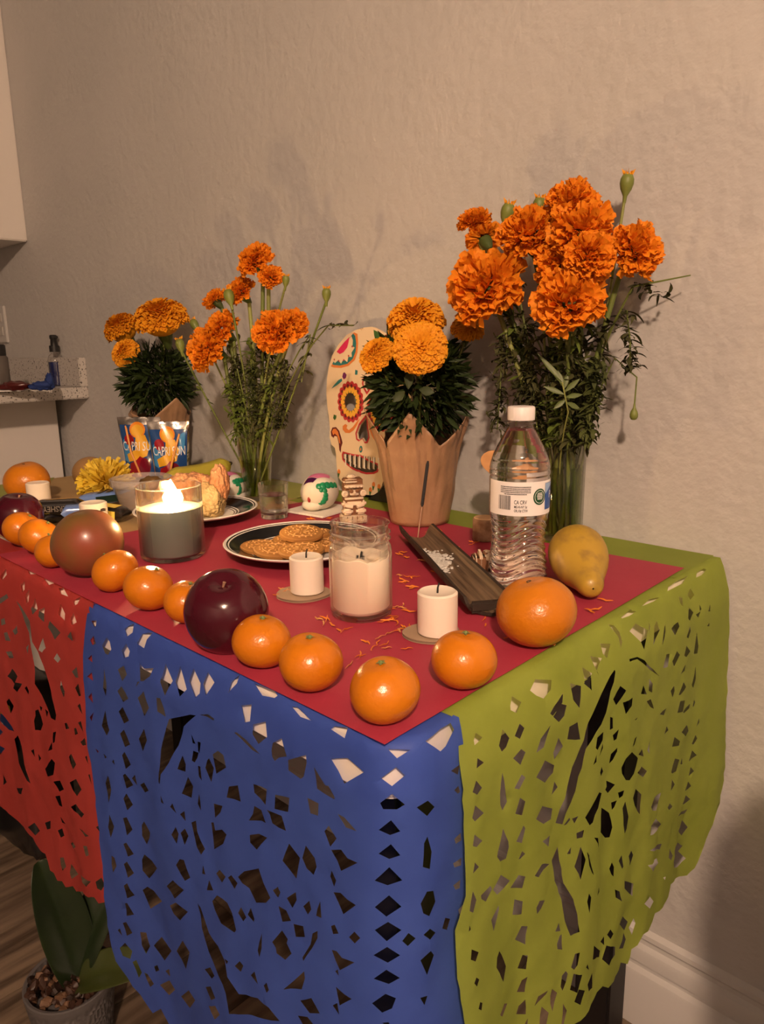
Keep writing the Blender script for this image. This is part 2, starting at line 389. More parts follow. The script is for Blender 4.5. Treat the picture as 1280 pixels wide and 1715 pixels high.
def drape(amp, ph, top=.0012, rc=.016, fx=7.5, fz=2.2, cr=.0010):
    k = .273*rc
    def fn(s, t):
        g = min(1, max(0, t)/.30); q = min(1, max(0, t)/.05)
        w = amp*g*(mnoise.noise(Vector((s*fx+ph, t*fz, ph)))*1.3+.55*mnoise.noise(Vector((s*fx*2.3, t*fz*1.6+s*4, ph+7))))
        if cr >= 0: w += .0016*q*mnoise.noise(Vector((s*34, t*26, ph+3)))+cr*q*mnoise.noise(Vector((s*80+t*30, t*70-s*20, ph)))
        off = .0035*min(1, max(0, t)/.012)+.004*g+w+amp*g*.75
        if t < 0: inn = -t; z = T+top; off = .001
        else: inn = 0; z = T+top-t
        if s <= -rc: return (s, -D-off+inn, z)
        if s >= rc: return (k+off-inn, -D+.273*rc+s, z)
        a = (s+rc)/(2*rc)*PI/2; R = 1.273*rc
        return (-rc+(R+off-inn)*math.sin(a), -D+R-(R+off-inn)*math.cos(a), z)
    return fn
def pix(P):
    d = Vector(P)-CAM; z = d.dot(FW); return (640+FPX*d.dot(RT)/z, 857.5-FPX*d.dot(UP)/z)
def refine(fn, px, py):
    """place a traced point on the hanging sheet itself"""
    s, t = st(px, py)
    for it in range(6):
        x, y = pix(fn(s, t)); ex, ey = px-x, py-y
        if abs(ex)+abs(ey) < .3: break
        h = .002; xs, ys = pix(fn(s+h, t)); xt, yt = pix(fn(s, t+h))
        a, b, c, d = (xs-x)/h, (xt-x)/h, (ys-y)/h, (yt-y)/h; det = a*d-b*c
        if abs(det) < 1e3: break
        ds = (ex*d-b*ey)/det; dt = (a*ey-c*ex)/det; ds = max(-.012, min(.012, ds)); dt = max(-.012, min(.012, dt)); s += ds; t += dt
    return (s, t)
def from_crops(crops, fn):
    out = []
    for ox, oy, sc, polys in crops:
        for p in polys:
            q = [refine(fn, ox+a/sc, oy+b/sc) for a, b in p]
            out.append(q)
    return out
BLUE = [(130, 1000, 3.8788, [
 [(88,155),(122,152),(118,185),(108,198)],[(105,252),(115,305),(95,312),(80,280)],[(68,400),(90,375),(95,425)],[(65,515),(90,490),(98,545)],[(68,650),(92,620),(95,690)],[(82,780),(100,750),(95,805)],
 [(188,262),(205,290),(218,340),(200,375),(180,365),(162,312)],[(175,465),(188,560),(180,645),(162,590)],[(182,735),(192,830),(205,865),(190,900),(158,835)],
 [(305,208),(335,185),(368,170),(358,230),(322,257)],[(287,345),(318,303),(343,350),(333,385),(303,395)],[(262,470),(303,445),(328,500),(293,545)],[(258,612),(288,578),(330,660),(297,682)],
 [(262,745),(290,715),(328,805),(293,825)],[(268,890),(290,865),(335,960),(300,978)],[(282,1030),(298,1008),(343,1090),(310,1118)],[(290,1160),(303,1150),(355,1225),(315,1245)],[(348,1180),(372,1155),(385,1225)],
 [(405,1220),(430,1205),(458,1260),(435,1270)],[(295,1310),(312,1278),(358,1350),(322,1385)],[(383,300),(420,240),(490,230),(450,275),(432,332)],[(403,430),(430,465),(490,462),(470,515),(430,545),(410,545)],[(392,550),(405,548),(385,582)],
 [(390,655),(430,612),(462,720),(432,775)],[(398,920),(432,855),(453,930),(428,1000)],[(512,655),(540,655),(570,780),(513,745)],[(540,548),(570,435),(617,545),(572,638)],[(633,550),(665,450),(707,600),(668,645)],
 [(725,545),(755,465),(800,560),(795,625),(765,652)],[(818,565),(850,488),(888,555),(838,637)],[(975,625),(1000,550),(1052,505),(1035,560)],[(1150,560),(1280,610),(1300,640),(1280,655),(1200,640)],
 [(590,795),(740,760),(770,768),(690,840),(655,965),(590,1080),(545,1150),(535,1215),(527,1200),(545,990)],[(795,765),(850,760),(890,790),(885,800),(840,775)],[(1065,703),(1133,697),(1125,805),(1085,815)],
 [(1145,825),(1220,810),(1232,910),(1175,955),(1140,890)],[(1018,880),(1035,878),(1185,1020),(1130,995)],[(740,890),(762,955),(745,950)],[(778,940),(800,945),(792,1015),(782,1000)],[(748,1000),(785,1012),(778,1045),(765,1072),(747,1060)],
 [(785,1095),(800,1100),(817,1188),(795,1160)],[(845,1060),(853,1047),(887,1110),(878,1198),(838,1105)],[(882,1020),(915,997),(950,1025),(970,1105),(903,1147)],[(685,1028),(710,1085),(700,1135),(648,1118)],
 [(715,1170),(750,1230),(738,1305),(670,1280)],[(795,1275),(810,1385),(785,1340)],[(985,1230),(1048,1220),(1062,1328),(972,1300)],[(1142,1215),(1228,1250),(1222,1350),(1150,1270)],
 [(195,1160),(205,1175),(218,1250),(205,1335),(180,1210)],[(120,980),(142,1000),(135,1012)],[(170,1015),(188,1040),(178,1050)],[(222,1070),(233,1055),(240,1090)],[(545,1285),(565,1340),(550,1330)]]),
 (380, 1200, 7.111, [
 [(525,400),(540,320),(650,260),(680,350),(725,470),(620,490),(575,530),(540,480)],[(745,510),(940,460),(945,560),(910,720),(880,745),(740,640)],[(1035,605),(1100,710),(1180,820),(1215,820),(1280,960),(1280,990),(1075,860)],
 [(580,930),(745,970),(725,1140),(575,1095)],[(320,1070),(400,1120),(455,1275),(400,1250),(260,1240),(310,1160)],[(475,1110),(660,1180),(710,1360),(545,1270),(510,1160)],[(275,1410),(370,1405),(470,1450),(350,1590),(280,1500)],[(960,970),(1100,1030),(1090,1180),(1000,1150)]]),
 (440, 1160, 3.5556, [
 [(175,85),(205,85),(290,168),(225,145)],[(405,218),(430,200),(508,208),(487,272)],[(405,395),(505,390),(602,475),(487,542)],[(705,510),(795,442),(848,492),(770,558)],[(695,665),(770,605),(847,665),(800,695),(715,700)],[(745,335),(880,340),(800,390)],
 [(970,290),(1060,215),(1120,180),(1140,220),(1090,320),(1060,350)],[(1120,465),(1175,430),(1165,490)],[(450,720),(490,740),(560,825),(500,800)],[(690,820),(765,760),(820,825),(760,845)],[(690,960),(765,900),(820,965),(755,990)],
 [(670,1115),(755,1038),(832,1115),(745,1145)],[(915,680),(980,640),(1025,680),(980,735)],[(965,900),(985,860),(1010,950),(995,1050),(955,1040)],[(1140,870),(1180,835),(1185,880),(1150,900)],[(1140,1020),(1185,985),(1185,1030),(1150,1045)],[(1140,1150),(1180,1115),(1175,1165),(1150,1175)],
 [(370,825),(393,793),(440,870),(407,915)],[(410,935),(467,935),(510,985),(567,1012),(470,1060),(450,1000)],[(395,1100),(410,1060),(437,1120),(420,1160)],[(120,1000),(160,898),(222,985),(205,1105)],[(237,985),(258,910),(310,985),(318,1040),(305,1085),(265,1045)],[(1140,580),(1165,555),(1175,590),(1160,600)]]),
 (160, 1340, 4, [
 [(85,180),(95,95),(120,180),(105,250)],[(185,120),(210,115),(253,195),(215,235)],[(195,290),(215,280),(260,360),(220,378)],[(195,425),(215,410),(258,490),(215,522)],[(195,570),(215,555),(258,640),(212,658)],[(200,690),(215,688),(260,765),(210,775)],[(188,820),(210,815),(248,890),(212,908)],
 [(305,170),(325,143),(373,215),(343,297),(312,240)],[(310,400),(335,360),(410,458),(360,525),(318,470)],[(320,600),(348,580),(445,680),(362,732)],[(110,370),(130,385),(145,440),(120,485)],[(512,230),(537,180),(558,225),(548,290)],[(570,220),(600,190),(623,240),(603,298)],[(500,45),(515,22),(538,90)],[(565,95),(592,75),(605,140)],
 [(643,150),(675,137),(690,210),(737,325),(718,360),(690,310)],[(775,150),(790,150),(800,205),(850,197),(880,230),(860,290),(795,330)],[(800,20),(850,40),(840,80),(808,115)],[(548,430),(570,392),(595,400),(635,520),(600,540)],[(480,575),(525,533),(597,600),(540,655)],[(500,705),(545,682),(618,750),(572,803),(530,760)],
 [(720,490),(730,430),(742,495)],[(752,600),(762,535),(790,605)],[(803,495),(835,465),(870,515),(848,553)],[(885,520),(910,503),(955,555),(930,597)],[(955,515),(1000,475),(1098,455),(1130,550),(1172,655),(1140,690),(1070,692),(1030,590)],[(1187,605),(1225,580),(1237,625),(1220,650)],
 [(780,680),(815,638),(880,690),(915,760),(945,870),(930,888),(850,820),(800,730)],[(950,760),(970,720),(1005,790),(985,815)],[(1018,770),(1035,725),(1060,800),(1055,820)],[(1085,1010),(1110,895),(1115,990),(1100,1052)],[(1185,950),(1250,875),(1290,930),(1270,1055)],
 [(685,690),(710,720),(760,890),(820,980),(870,1080),(890,1180),(960,1300),(1085,1330),(1160,1390),(1240,1475),(1180,1480),(1050,1440),(900,1430),(880,1290),(830,1180),(760,1010),(720,850)],
 [(305,880),(345,885),(365,980),(340,1030),(315,970)],[(390,975),(445,915),(510,1010),(462,1075),(420,1020)],[(545,1010),(585,940),(630,1020),(610,1130)],[(165,990),(200,955),(250,1010),(240,1060),(190,1040)],[(255,1080),(275,1070),(320,1150),(300,1185)],[(392,1115),(415,1105),(428,1140),(405,1150)],[(475,1140),(495,1130),(505,1180)],
 [(335,1150),(355,1160),(395,1230),(370,1250)],[(430,1240),(500,1205),(535,1270),(490,1310)],[(580,1310),(630,1270),(670,1340),(630,1395)],[(735,1130),(770,1120),(795,1180),(775,1200)],[(740,1250),(770,1250),(800,1330),(775,1340)],[(755,1380),(800,1380),(830,1440),(800,1470)],
 [(865,1060),(890,1080),(880,1100)],[(935,1110),(965,1080),(990,1110),(975,1150)],[(1045,1170),(1070,1145),(1095,1230)],[(1130,1240),(1150,1220),(1165,1270),(1150,1290)],[(150,870),(165,860),(178,910)]]),
 (460, 1380, 3.7647, [
 [(0,430),(20,395),(38,430),(25,462)],[(80,465),(133,430),(140,480),(115,528)],[(22,520),(75,545),(105,610),(48,618)],[(180,520),(218,485),(230,540),(208,573)],[(260,580),(290,485),(300,590)],[(120,630),(180,645),(188,715),(130,715)],[(0,730),(45,672),(110,815),(70,855),(20,810)],
 [(240,690),(270,675),(270,720),(230,790),(180,865),(178,840),(225,760)],[(360,640),(380,635),(405,690),(375,690)],[(365,435),(410,440),(515,510),(430,572)],[(468,715),(505,678),(542,718),(508,752)],[(635,665),(715,620),(800,672),(708,738)],[(635,520),(722,450),(800,520),(705,585)],[(805,740),(845,690),(890,722),(840,768)],
 [(940,700),(980,660),(1015,685),(980,728)],[(1060,660),(1075,590),(1110,600),(1090,670)],[(920,500),(960,425),(1000,420),(1015,490),(975,580),(935,560)],[(625,825),(710,775),(792,825),(715,872)],[(625,975),(705,920),(790,970),(720,1010)],[(615,1130),(700,1070),(765,1100),(740,1165),(680,1185)],[(920,860),(985,800),(1010,830),(960,950)],
 [(360,795),(395,800),(430,840),(505,872),(412,922)],[(60,1040),(120,990),(185,930),(195,970),(175,1040)],[(375,935),(395,920),(400,960)],[(385,1028),(435,1075),(485,1105),(415,1140)],[(165,1110),(235,1095),(285,1195),(225,1190)],[(370,1140),(400,1125),(410,1200)],[(145,1210),(210,1215),(245,1270),(180,1270)],[(1160,540),(1200,500),(1205,560),(1170,590)],[(920,1100),(970,1090),(950,1150)],[(680,1250),(720,1245),(740,1290)]])]
GREEN = [(760, 1120, 5.3333, [
 [(180,640),(195,572),(255,612),(215,660),(190,685)],[(205,890),(215,800),(265,835)],[(165,1100),(205,1000),(260,1065),(200,1120)],[(160,1330),(190,1220),(255,1280),(180,1360)],[(165,1580),(175,1475),(245,1530),(200,1590)],[(505,330),(520,245),(605,300),(560,395),(510,370)],[(410,690),(440,540),(498,620),(470,700),(430,740)],
 [(545,600),(590,490),(635,530),(600,630)],[(685,195),(730,95),(870,100),(868,185),(800,265),(740,240)],[(530,800),(600,715),(640,745),(590,855)],[(535,1065),(590,937),(628,965),(583,1075)],[(550,1295),(600,1155),(640,1185),(610,1310)],[(560,1545),(625,1400),(650,1430),(615,1560)],[(420,1120),(445,930),(470,1100),(480,1190),(445,1270),(428,1220)],
 [(395,1640),(440,1425),(485,1540),(490,1590),(460,1690),(410,1718),(388,1680)],[(740,750),(770,620),(858,505),(835,580),(800,700)],[(860,400),(975,215),(970,300),(885,420)],[(888,430),(950,310),(1008,325),(985,420),(937,475)],[(1040,130),(1140,155),(1125,350),(1070,280)],[(1160,130),(1225,75),(1228,190)],[(1155,10),(1235,40),(1215,85),(1165,90)],
 [(1015,630),(1040,520),(1108,478),(1135,632)],[(885,750),(932,615),(975,690),(912,815)],[(740,970),(820,820),(905,865),(890,930),(820,1020)],[(730,1340),(800,1230),(885,1250),(860,1340),(800,1385)],[(880,1130),(905,1010),(935,1060),(890,1120)],[(985,1400),(1035,1330),(1040,1350),(1010,1395)],[(1060,1340),(1110,1315),(1085,1385)],[(1100,1470),(1165,1440),(1160,1510),(1105,1520)],[(790,1540),(860,1490),(850,1590)]]),
 (0, 0, 1, [[(1029.6,1121.6),(1031,1124.6),(1023.7,1158.8),(1015.9,1193.9),(1006,1213),(999,1225),(983,1255),(968,1300),(963.4,1324),(955,1343),(946.6,1362),(942,1380.6),(931.6,1378.8),(937,1356),(943.8,1335.6),(947.5,1317),(958.8,1285),(977.5,1240),(985.6,1213),(1007,1160.7),(1016.9,1143)]]),
 (970, 940, 5.12, [
 [(435,600),(485,535),(590,590),(575,660),(550,755),(525,690)],[(595,520),(612,570),(590,650),(600,600)],[(650,560),(670,515),(692,590),(660,660),(640,720)],[(735,530),(740,600),(710,720),(720,620)],[(800,580),(850,520),(865,560),(830,638)],[(925,650),(950,555),(962,600),(940,660)],[(905,810),(930,725),(948,770),(920,820)],[(1000,700),(1020,610),(1015,790),(985,795)],
 [(1110,430),(1120,370),(1125,430)],[(1095,555),(1115,525),(1115,555)],[(1010,460),(1045,430),(1030,485)],[(1035,370),(1050,410),(1040,430)],[(945,395),(985,440),(950,510),(930,490)],[(860,305),(890,315),(890,390),(870,360)],[(955,230),(990,290),(960,330),(935,290)],[(1010,100),(1070,60),(1095,75),(1050,120),(1005,140)],[(765,220),(840,170),(935,125),(890,190),(760,255)],
 [(610,320),(690,310),(640,345),(540,385)],[(360,480),(440,415),(490,432),(430,470),(370,490)],[(250,540),(300,550),(350,610),(370,690),(358,745),(340,650)],[(180,705),(268,708),(240,830),(200,790)],[(100,815),(195,830),(150,940),(175,985),(120,870)],[(30,910),(110,960),(60,1010),(40,985)],[(40,1030),(95,990),(103,1108)],
 [(435,840),(500,820),(560,850),(640,930),(685,985),(590,910),(500,840),(440,862)],[(610,1010),(632,1050),(625,1125),(600,1110)],[(540,1140),(560,1065),(580,1140)],[(580,1200),(610,1180),(645,1265),(610,1250)],[(720,915),(745,795),(785,795),(765,905)],[(795,855),(840,770),(858,800),(820,905)],[(875,970),(910,885),(905,940)],[(965,1060),(1000,900),(995,1010),(975,1085)],
 [(850,1145),(890,1035),(912,1075),(870,1145)],[(780,1110),(810,1065),(815,1110),(795,1165)],[(845,1300),(870,1200),(900,1190),(890,1290)],[(895,1290),(945,1220),(940,1260),(905,1305)],[(975,1240),(990,1190),(1005,1210),(985,1250)],[(295,1185),(352,1068),(412,1110),(322,1235)],[(385,1215),(465,1170),(455,1240),(405,1312)],[(262,1445),(270,1335),(297,1345),(285,1430)],[(285,1490),(340,1440),(310,1520),(290,1536)],
 [(690,1310),(740,1260),(730,1320)],[(480,1365),(510,1340),(500,1360)],[(725,1480),(755,1415),(770,1450)],[(890,1470),(920,1400),(930,1450),(910,1500)],[(1005,1420),(1025,1345),(1030,1380)]]),
 (970, 1200, 5.12, [
 [(140,270),(155,180),(205,130),(195,200),(155,285)],[(170,340),(200,230),(205,270)],[(250,400),(265,320),(330,268),(325,300),(280,370)],[(120,415),(150,330),(150,390)],[(175,480),(190,430),(205,470),(185,510)],[(235,600),(235,550),(300,580),(245,655),(228,630)],[(340,655),(390,632),(375,680),(350,705)],[(280,740),(333,722),(310,780),(292,805)],
 [(360,440),(400,360),(455,305),(510,360),(490,430),(440,550),(400,545),(370,490)],[(495,480),(540,430),(590,470),(550,520),(520,500)],[(60,870),(100,780),(175,650),(200,660),(170,790),(120,910),(90,932)],[(185,930),(200,785),(265,830),(285,950),(260,1035),(225,1040),(180,990)],[(135,1040),(160,1040),(172,1130)],[(380,790),(400,730),(425,860),(400,960),(380,1000)],[(460,700),(485,620),(540,670),(515,835),(470,760)],
 [(630,780),(650,690),(700,650),(690,720),(660,805),(640,810)],[(610,1020),(620,940),(660,870),(705,925),(650,1000)],[(610,1150),(640,1115),(710,1090),(690,1140)],[(605,1290),(670,1215),(685,1260),(640,1340)],[(850,860),(880,815),(940,795),(920,830)],[(885,750),(915,675),(955,710),(900,755)],[(905,640),(930,555),(962,595)],[(935,510),(950,430),(980,465)],[(935,385),(970,290),(1005,330)],[(970,235),(1000,155),(1020,190),(985,240)],
 [(855,985),(890,890),(935,950),(880,1020)],[(815,1150),(845,1080),(890,1110),(860,1160),(915,1215),(850,1290),(815,1300)],[(800,260),(820,175),(862,210),(850,250)],[(795,480),(825,360),(860,370),(835,470),(805,490)],[(870,410),(885,355),(888,410)],[(755,780),(780,745),(800,770),(770,800)],[(790,640),(805,540),(820,580)],[(765,1210),(780,1130),(800,1190),(785,1230)],[(585,290),(600,210),(605,320)],[(515,330),(545,280),(560,345)],[(460,260),(480,190),(495,170),(475,240)],
 [(390,1410),(460,1430),(450,1536),(400,1480)],[(345,1240),(370,1190),(385,1290),(375,1310)],[(430,1200),(450,1150),(470,1190),(440,1285)],[(250,1300),(270,1245),(300,1290),(292,1370),(270,1350)],[(65,1160),(85,1190),(125,1360),(115,1340)],[(155,1536),(165,1455),(172,1500)],[(720,1380),(740,1370),(735,1400)]]),
 (760, 1400, 5.3333, [
 [(165,330),(175,230),(213,270)],[(240,530),(318,440),(338,470),(285,585),(250,565)],[(350,480),(410,342),(495,395),(440,470),(380,520)],[(140,670),(165,490),(200,570),(180,690)],[(335,750),(400,620),(405,660),(365,855)],[(140,860),(155,805),(160,840)],[(145,1100),(155,1010),(210,1030),(185,1115)],[(175,1310),(190,1255),(218,1275),(200,1340)],[(215,1540),(230,1480),(255,1490),(250,1560)],[(388,1180),(390,1090),(410,1030),(430,1060),(468,1165),(445,1305)],[(415,1600),(450,1495),(478,1495),(435,1615)],
 [(590,215),(630,145),(650,165),(610,210)],[(515,470),(580,350),(645,365),(610,465)],[(520,700),(550,570),(610,580),(600,695)],[(555,930),(600,800),(655,805),(640,970)],[(575,1185),(625,1070),(665,1070),(645,1190)],[(565,1395),(610,1290),(655,1255),(635,1395)],[(555,1590),(580,1520),(640,1460),(640,1590)],[(730,360),(780,250),(845,245),(760,370)],[(735,640),(760,575),(815,575),(790,650),(740,695)],[(720,1520),(750,1430),(835,1375),(820,1410),(760,1480)],
 [(765,1680),(780,1520),(850,1580),(830,1690)],[(865,1500),(870,1360),(930,1405),(885,1570)],[(900,850),(930,770),(955,850)],[(915,960),(945,890),(970,880),(975,1020),(925,1010)],[(875,220),(935,100),(945,220),(980,420),(1060,560),(1100,700),(1130,860),(1040,890),(985,750),(960,560),(900,400)],[(1070,270),(1140,100),(1175,210),(1130,390)],[(1185,140),(1220,200),(1250,350),(1235,330)],[(1195,590),(1210,515),(1230,550),(1215,690)],[(1010,160),(1050,100),(1045,160)],
 [(1040,1170),(1080,1050),(1125,1040),(1100,1150),(1070,1190)],[(960,1350),(970,1250),(1000,1205),(1020,1230),(975,1385)],[(1030,1370),(1070,1230),(1150,1240),(1100,1400)],[(1075,1480),(1115,1370),(1170,1380),(1140,1515)],[(965,1680),(980,1500),(1010,1560),(985,1690)],[(1190,1180),(1205,1150),(1212,1200)],[(1200,1330),(1235,1220),(1240,1360),(1210,1390)],[(635,1680),(665,1630),(665,1690)]]),
 (940, 1440, 3.7647, [
 [(255,625),(285,540),(345,550),(340,600),(300,665)],[(200,630),(205,540),(240,570),(235,610)],[(295,475),(310,438),(327,465),(312,500)],[(245,515),(275,485),(275,540)],[(365,560),(395,460),(405,500),(385,555)],[(375,410),(395,360),(420,390),(400,445)],[(430,430),(460,370),(470,400),(450,475)],[(530,280),(560,230),(580,260),(560,310)],[(345,190),(370,200),(380,260),(350,240)]])]
RED = [(0, 960, 4, [
 [(295,30),(345,25),(363,70),(325,80)],[(392,100),(425,97),(457,157),(410,140)],[(490,190),(542,160),(520,205),(500,218)],[(137,75),(165,55),(165,110),(148,130)],[(168,150),(198,108),(195,190),(180,208)],[(213,235),(235,165),(250,240),(218,278)],[(252,290),(262,245),(297,230),(290,330)],[(390,275),(405,205),(437,270),(435,318)],[(470,305),(490,265),(512,330),(480,348)],[(452,425),(475,390),(490,455)],[(0,170),(45,140),(55,165),(0,205)],
 [(325,360),(330,320),(400,400),(370,445)],[(258,515),(285,435),(310,500),(285,530)],[(365,570),(385,535),(405,575),(390,600)],[(480,660),(510,630),(525,700),(505,700)],[(398,770),(407,720),(440,790),(428,835)],[(502,770),(522,740),(545,820),(528,825)],[(518,890),(540,870),(552,945)],
 [(108,185),(150,240),(200,320),(215,460),(270,560),(310,680),(350,840),(378,950),(375,985),(345,970),(300,860),(235,740),(232,620),(205,500),(195,400),(150,280)],[(170,500),(190,478),(188,540)],[(225,990),(240,920),(262,910),(290,1010),(270,1055),(235,1050)],[(90,770),(105,730),(150,740),(120,795)],[(50,690),(80,640),(120,690),(100,740)],[(165,770),(180,755),(195,790),(185,815)],
 [(0,930),(40,970),(100,1060),(60,1050),(0,985)],[(40,860),(60,840),(90,890),(70,940)],[(100,1110),(120,1085),(150,1160),(165,1280),(205,1410),(180,1390),(130,1270)],[(0,1040),(20,1065),(0,1090)],[(0,1150),(35,1175),(0,1220)],[(435,1005),(450,1000),(465,1040),(445,1045)],[(525,1000),(545,990),(565,1060)],[(495,1040),(510,1035),(525,1075),(500,1085)],[(540,1130),(575,1100),(578,1150),(555,1155)],
 [(460,1230),(480,1208),(512,1280),(490,1315)],[(470,1400),(510,1378),(545,1450),(515,1495)],[(570,1230),(580,1225),(592,1280)],[(360,1395),(400,1390),(425,1450),(395,1465)],[(370,1495),(400,1490),(420,1565),(400,1555)],[(475,1565),(505,1548),(563,1615),(545,1638)],[(590,1350),(600,1350),(612,1420)],[(305,1310),(345,1245),(365,1270),(360,1350),(320,1362)],[(325,1190),(350,1130),(352,1180)],[(270,885),(285,900),(280,925)],[(300,910),(322,930),(310,965)],[(360,1065),(378,1060),(370,1130),(355,1140)],
 [(5,310),(30,300),(35,340),(10,350)],[(25,400),(45,395),(70,455),(40,450)],[(40,525),(75,525),(85,570),(60,570)],[(85,385),(110,350),(118,400),(100,415)],[(205,1190),(225,1180),(230,1230)],[(255,1210),(275,1240),(262,1260)],[(20,1350),(45,1400),(20,1420)],[(110,1440),(150,1440),(145,1480),(120,1475)]]),
 (0, 1340, 4, [[(190,180),(230,152),(270,205),(235,238)],[(305,150),(335,140),(340,190),(320,195)],[(405,110),(440,160),(415,150)],[(525,190),(600,240),(570,245)],[(405,385),(425,385),(447,445),(418,475)],[(467,490),(480,425),(520,500),(482,528)],[(540,500),(610,545),(580,580),(555,550)],[(645,545),(680,520),(700,570),(680,605),(655,590)],[(475,290),(490,280),(510,310),(490,330)],[(550,310),(580,310),(595,370),(570,380)],[(395,200),(415,190),(430,240),(410,250)],[(645,180),(665,170),(672,215)]]),
 (0, 700, 4, [[(55,938),(75,938),(105,960),(65,963)],[(5,1060),(40,1010),(45,1050),(15,1088)],[(190,1005),(262,1035),(250,1045),(200,1048)]])]
def zigzag(a, b, n, h, jag=1):
    out = []
    for i in range(n+1):
        f = i/n; out.append((a[0]+(b[0]-a[0])*f, a[1]+(b[1]-a[1])*f+(h if i % 2 else 0)))
    return out
def banner(outline, holes, fn, m, label, grid):
    ov, F = cut_sheet(outline, holes, grid)
    return tag(MB().add([fn(p.x, p.y) for p in ov], F).build('papel_picado', m, smooth=80), label, 'paper banner', 'cut tissue banners hanging from the table')
# blue sheet: left edge, hem below the picture, wrapped round the corner
bdr = drape(.012, .6, rc=.026, cr=.0013); bsm = drape(.012, .6, rc=.026, cr=-1)
bo = [refine(bdr, *p) for p in [(150,1016),(140,1085),(141,1150),(146,1250),(160,1350),(172,1450),(180,1550),(194,1610),(222,1652)]]
br = [refine(bdr, *p) for p in [(781,1700),(781,1640),(781,1500),(779,1300),(773,1222)]]
bo = [(bo[0][0]+.004, -.05)]+bo+zigzag((bo[-1][0]+.012, .478), (br[0][0]-.01, .49), 26, .018)+br+[(br[-1][0], -.05)]
banner(bo, from_crops(BLUE, bsm), bdr, TBLUE, 'blue cut tissue paper banner draped round the front table corner', .0105)
# green sheet: over the right-hand end
_g = drape(.011, 2.2, .0016, .0, 10, 1.8, .0018); _gs = drape(.011, 2.2, .0016, .0, 10, 1.8, -1)
def gdr(s, t, smooth_=False):
    p = (_gs if smooth_ else _g)(s, t); return (p[0]+.002+.010*min(1, max(0, t)/.05), p[1], p[2])
def gsm(s, t): return gdr(s, t, True)
go = [refine(gsm, *p) for p in [(764,1222),(772,1300),(778,1400),(780,1500),(765,1560),(768,1640),(780,1712)]]
hem = [refine(gsm, *p) for p in [(962,1716),(985,1692),(1000,1662),(1010,1652),(1020,1655),(1031,1638),(1040,1612),(1052,1615),(1058,1590),(1068,1583),(1078,1565),(1086,1560),(1098,1530),(1110,1520),(1121,1502),(1122,1480),(1150,1466),(1164,1454)]]
go = [(go[0][0], -.10)]+go+zigzag((go[-1][0]+.004, hem[0][1]+.02), (hem[0][0]-.01, hem[0][1]+.006), 12, -.014)+hem+[(D-.006, hem[-1][1]-.1), (D-.006, -.10)]
banner(go, from_crops(GREEN, gsm), gdr, TGREEN, 'lime green cut tissue paper banner hanging over the right table end', .0100)
# red sheet: left of the blue one
rdr = drape(.010, 4.1, .0007, cr=.0013); rsm = drape(.010, 4.1, .0007, cr=-1)
hem = [refine(rdr, *p) for p in [(178,1510),(165,1513),(158,1503),(148,1503),(138,1493),(128,1493),(122,1484),(110,1486),(104,1476),(96,1475),(90,1462),(84,1458),(76,1430),(68,1425),(55,1403),(46,1393),(30,1375),(14,1362),(0,1350),(-20,1330)]]
ro = [(-.452, -.045), (-.452, 0), (-.452, .3), (-.445, hem[0][1])]+hem+zigzag((hem[-1][0]-.02, hem[-1][1]-.012), (-1.0, hem[-1][1]-.01), 20, .012)+[(-1.02, .3), (-1.02, 0), (-1.02, -.045)]
banner(ro, from_crops(RED, rsm), rdr, TRED, 'red cut tissue paper banner hanging along the front left of the table', .0105)
def flat_sheet(name, poly, z, m, label, amp=.0006, grid=.02):
    ov, F = cut_sheet(poly, [], grid)
    o = MB().add([(p.x, p.y, T+z+amp*(.5+.5*math.sin(p.x*23+p.y*31))*(.5+.5*math.sin(p.y*47-p.x*19))) for p in ov], F).build(name, m, smooth=80)
    return tag(o, label, 'paper sheet', 'plain tissue sheets on the table top')
flat_sheet('tissue_sheet', [(-.745, -.628), (-.005, -.633), (-.012, -.086), (-.30, -.092), (-.68, -.082)], .0032, TTOP, 'crimson tissue paper sheet covering the near half of the table')
flat_sheet('tissue_sheet', [(-1.32, -.59), (-.70, -.582), (-.60, -.11), (-1.32, -.10)], .0018, TTAN, 'tan tissue paper sheet under the fruit and sweets on the left', .0006)
flat_sheet('tissue_sheet', [(-.72, -.13), (-.006, -.13), (-.006, -.004), (-.72, -.004)], .0022, TGREEN, 'lime green tissue sheet along the wall behind the crimson sheet', .0005)
flat_sheet('tissue_sheet', [(-1.32, -.115), (-.725, -.115), (-.725, -.004), (-1.32, -.004)], .0022, TOLIVE, 'yellow green tissue sheet along the wall behind the bananas', .0005)
flat_sheet('tissue_sheet', [(-1.325, -.60), (-1.15, -.595), (-1.16, -.40), (-1.325, -.30)], .0028, TOLIVE, 'small yellow green tissue sheet under the large orange by the kitchen end', .0005)
TZ = .0042                                              # things stand on the tissue
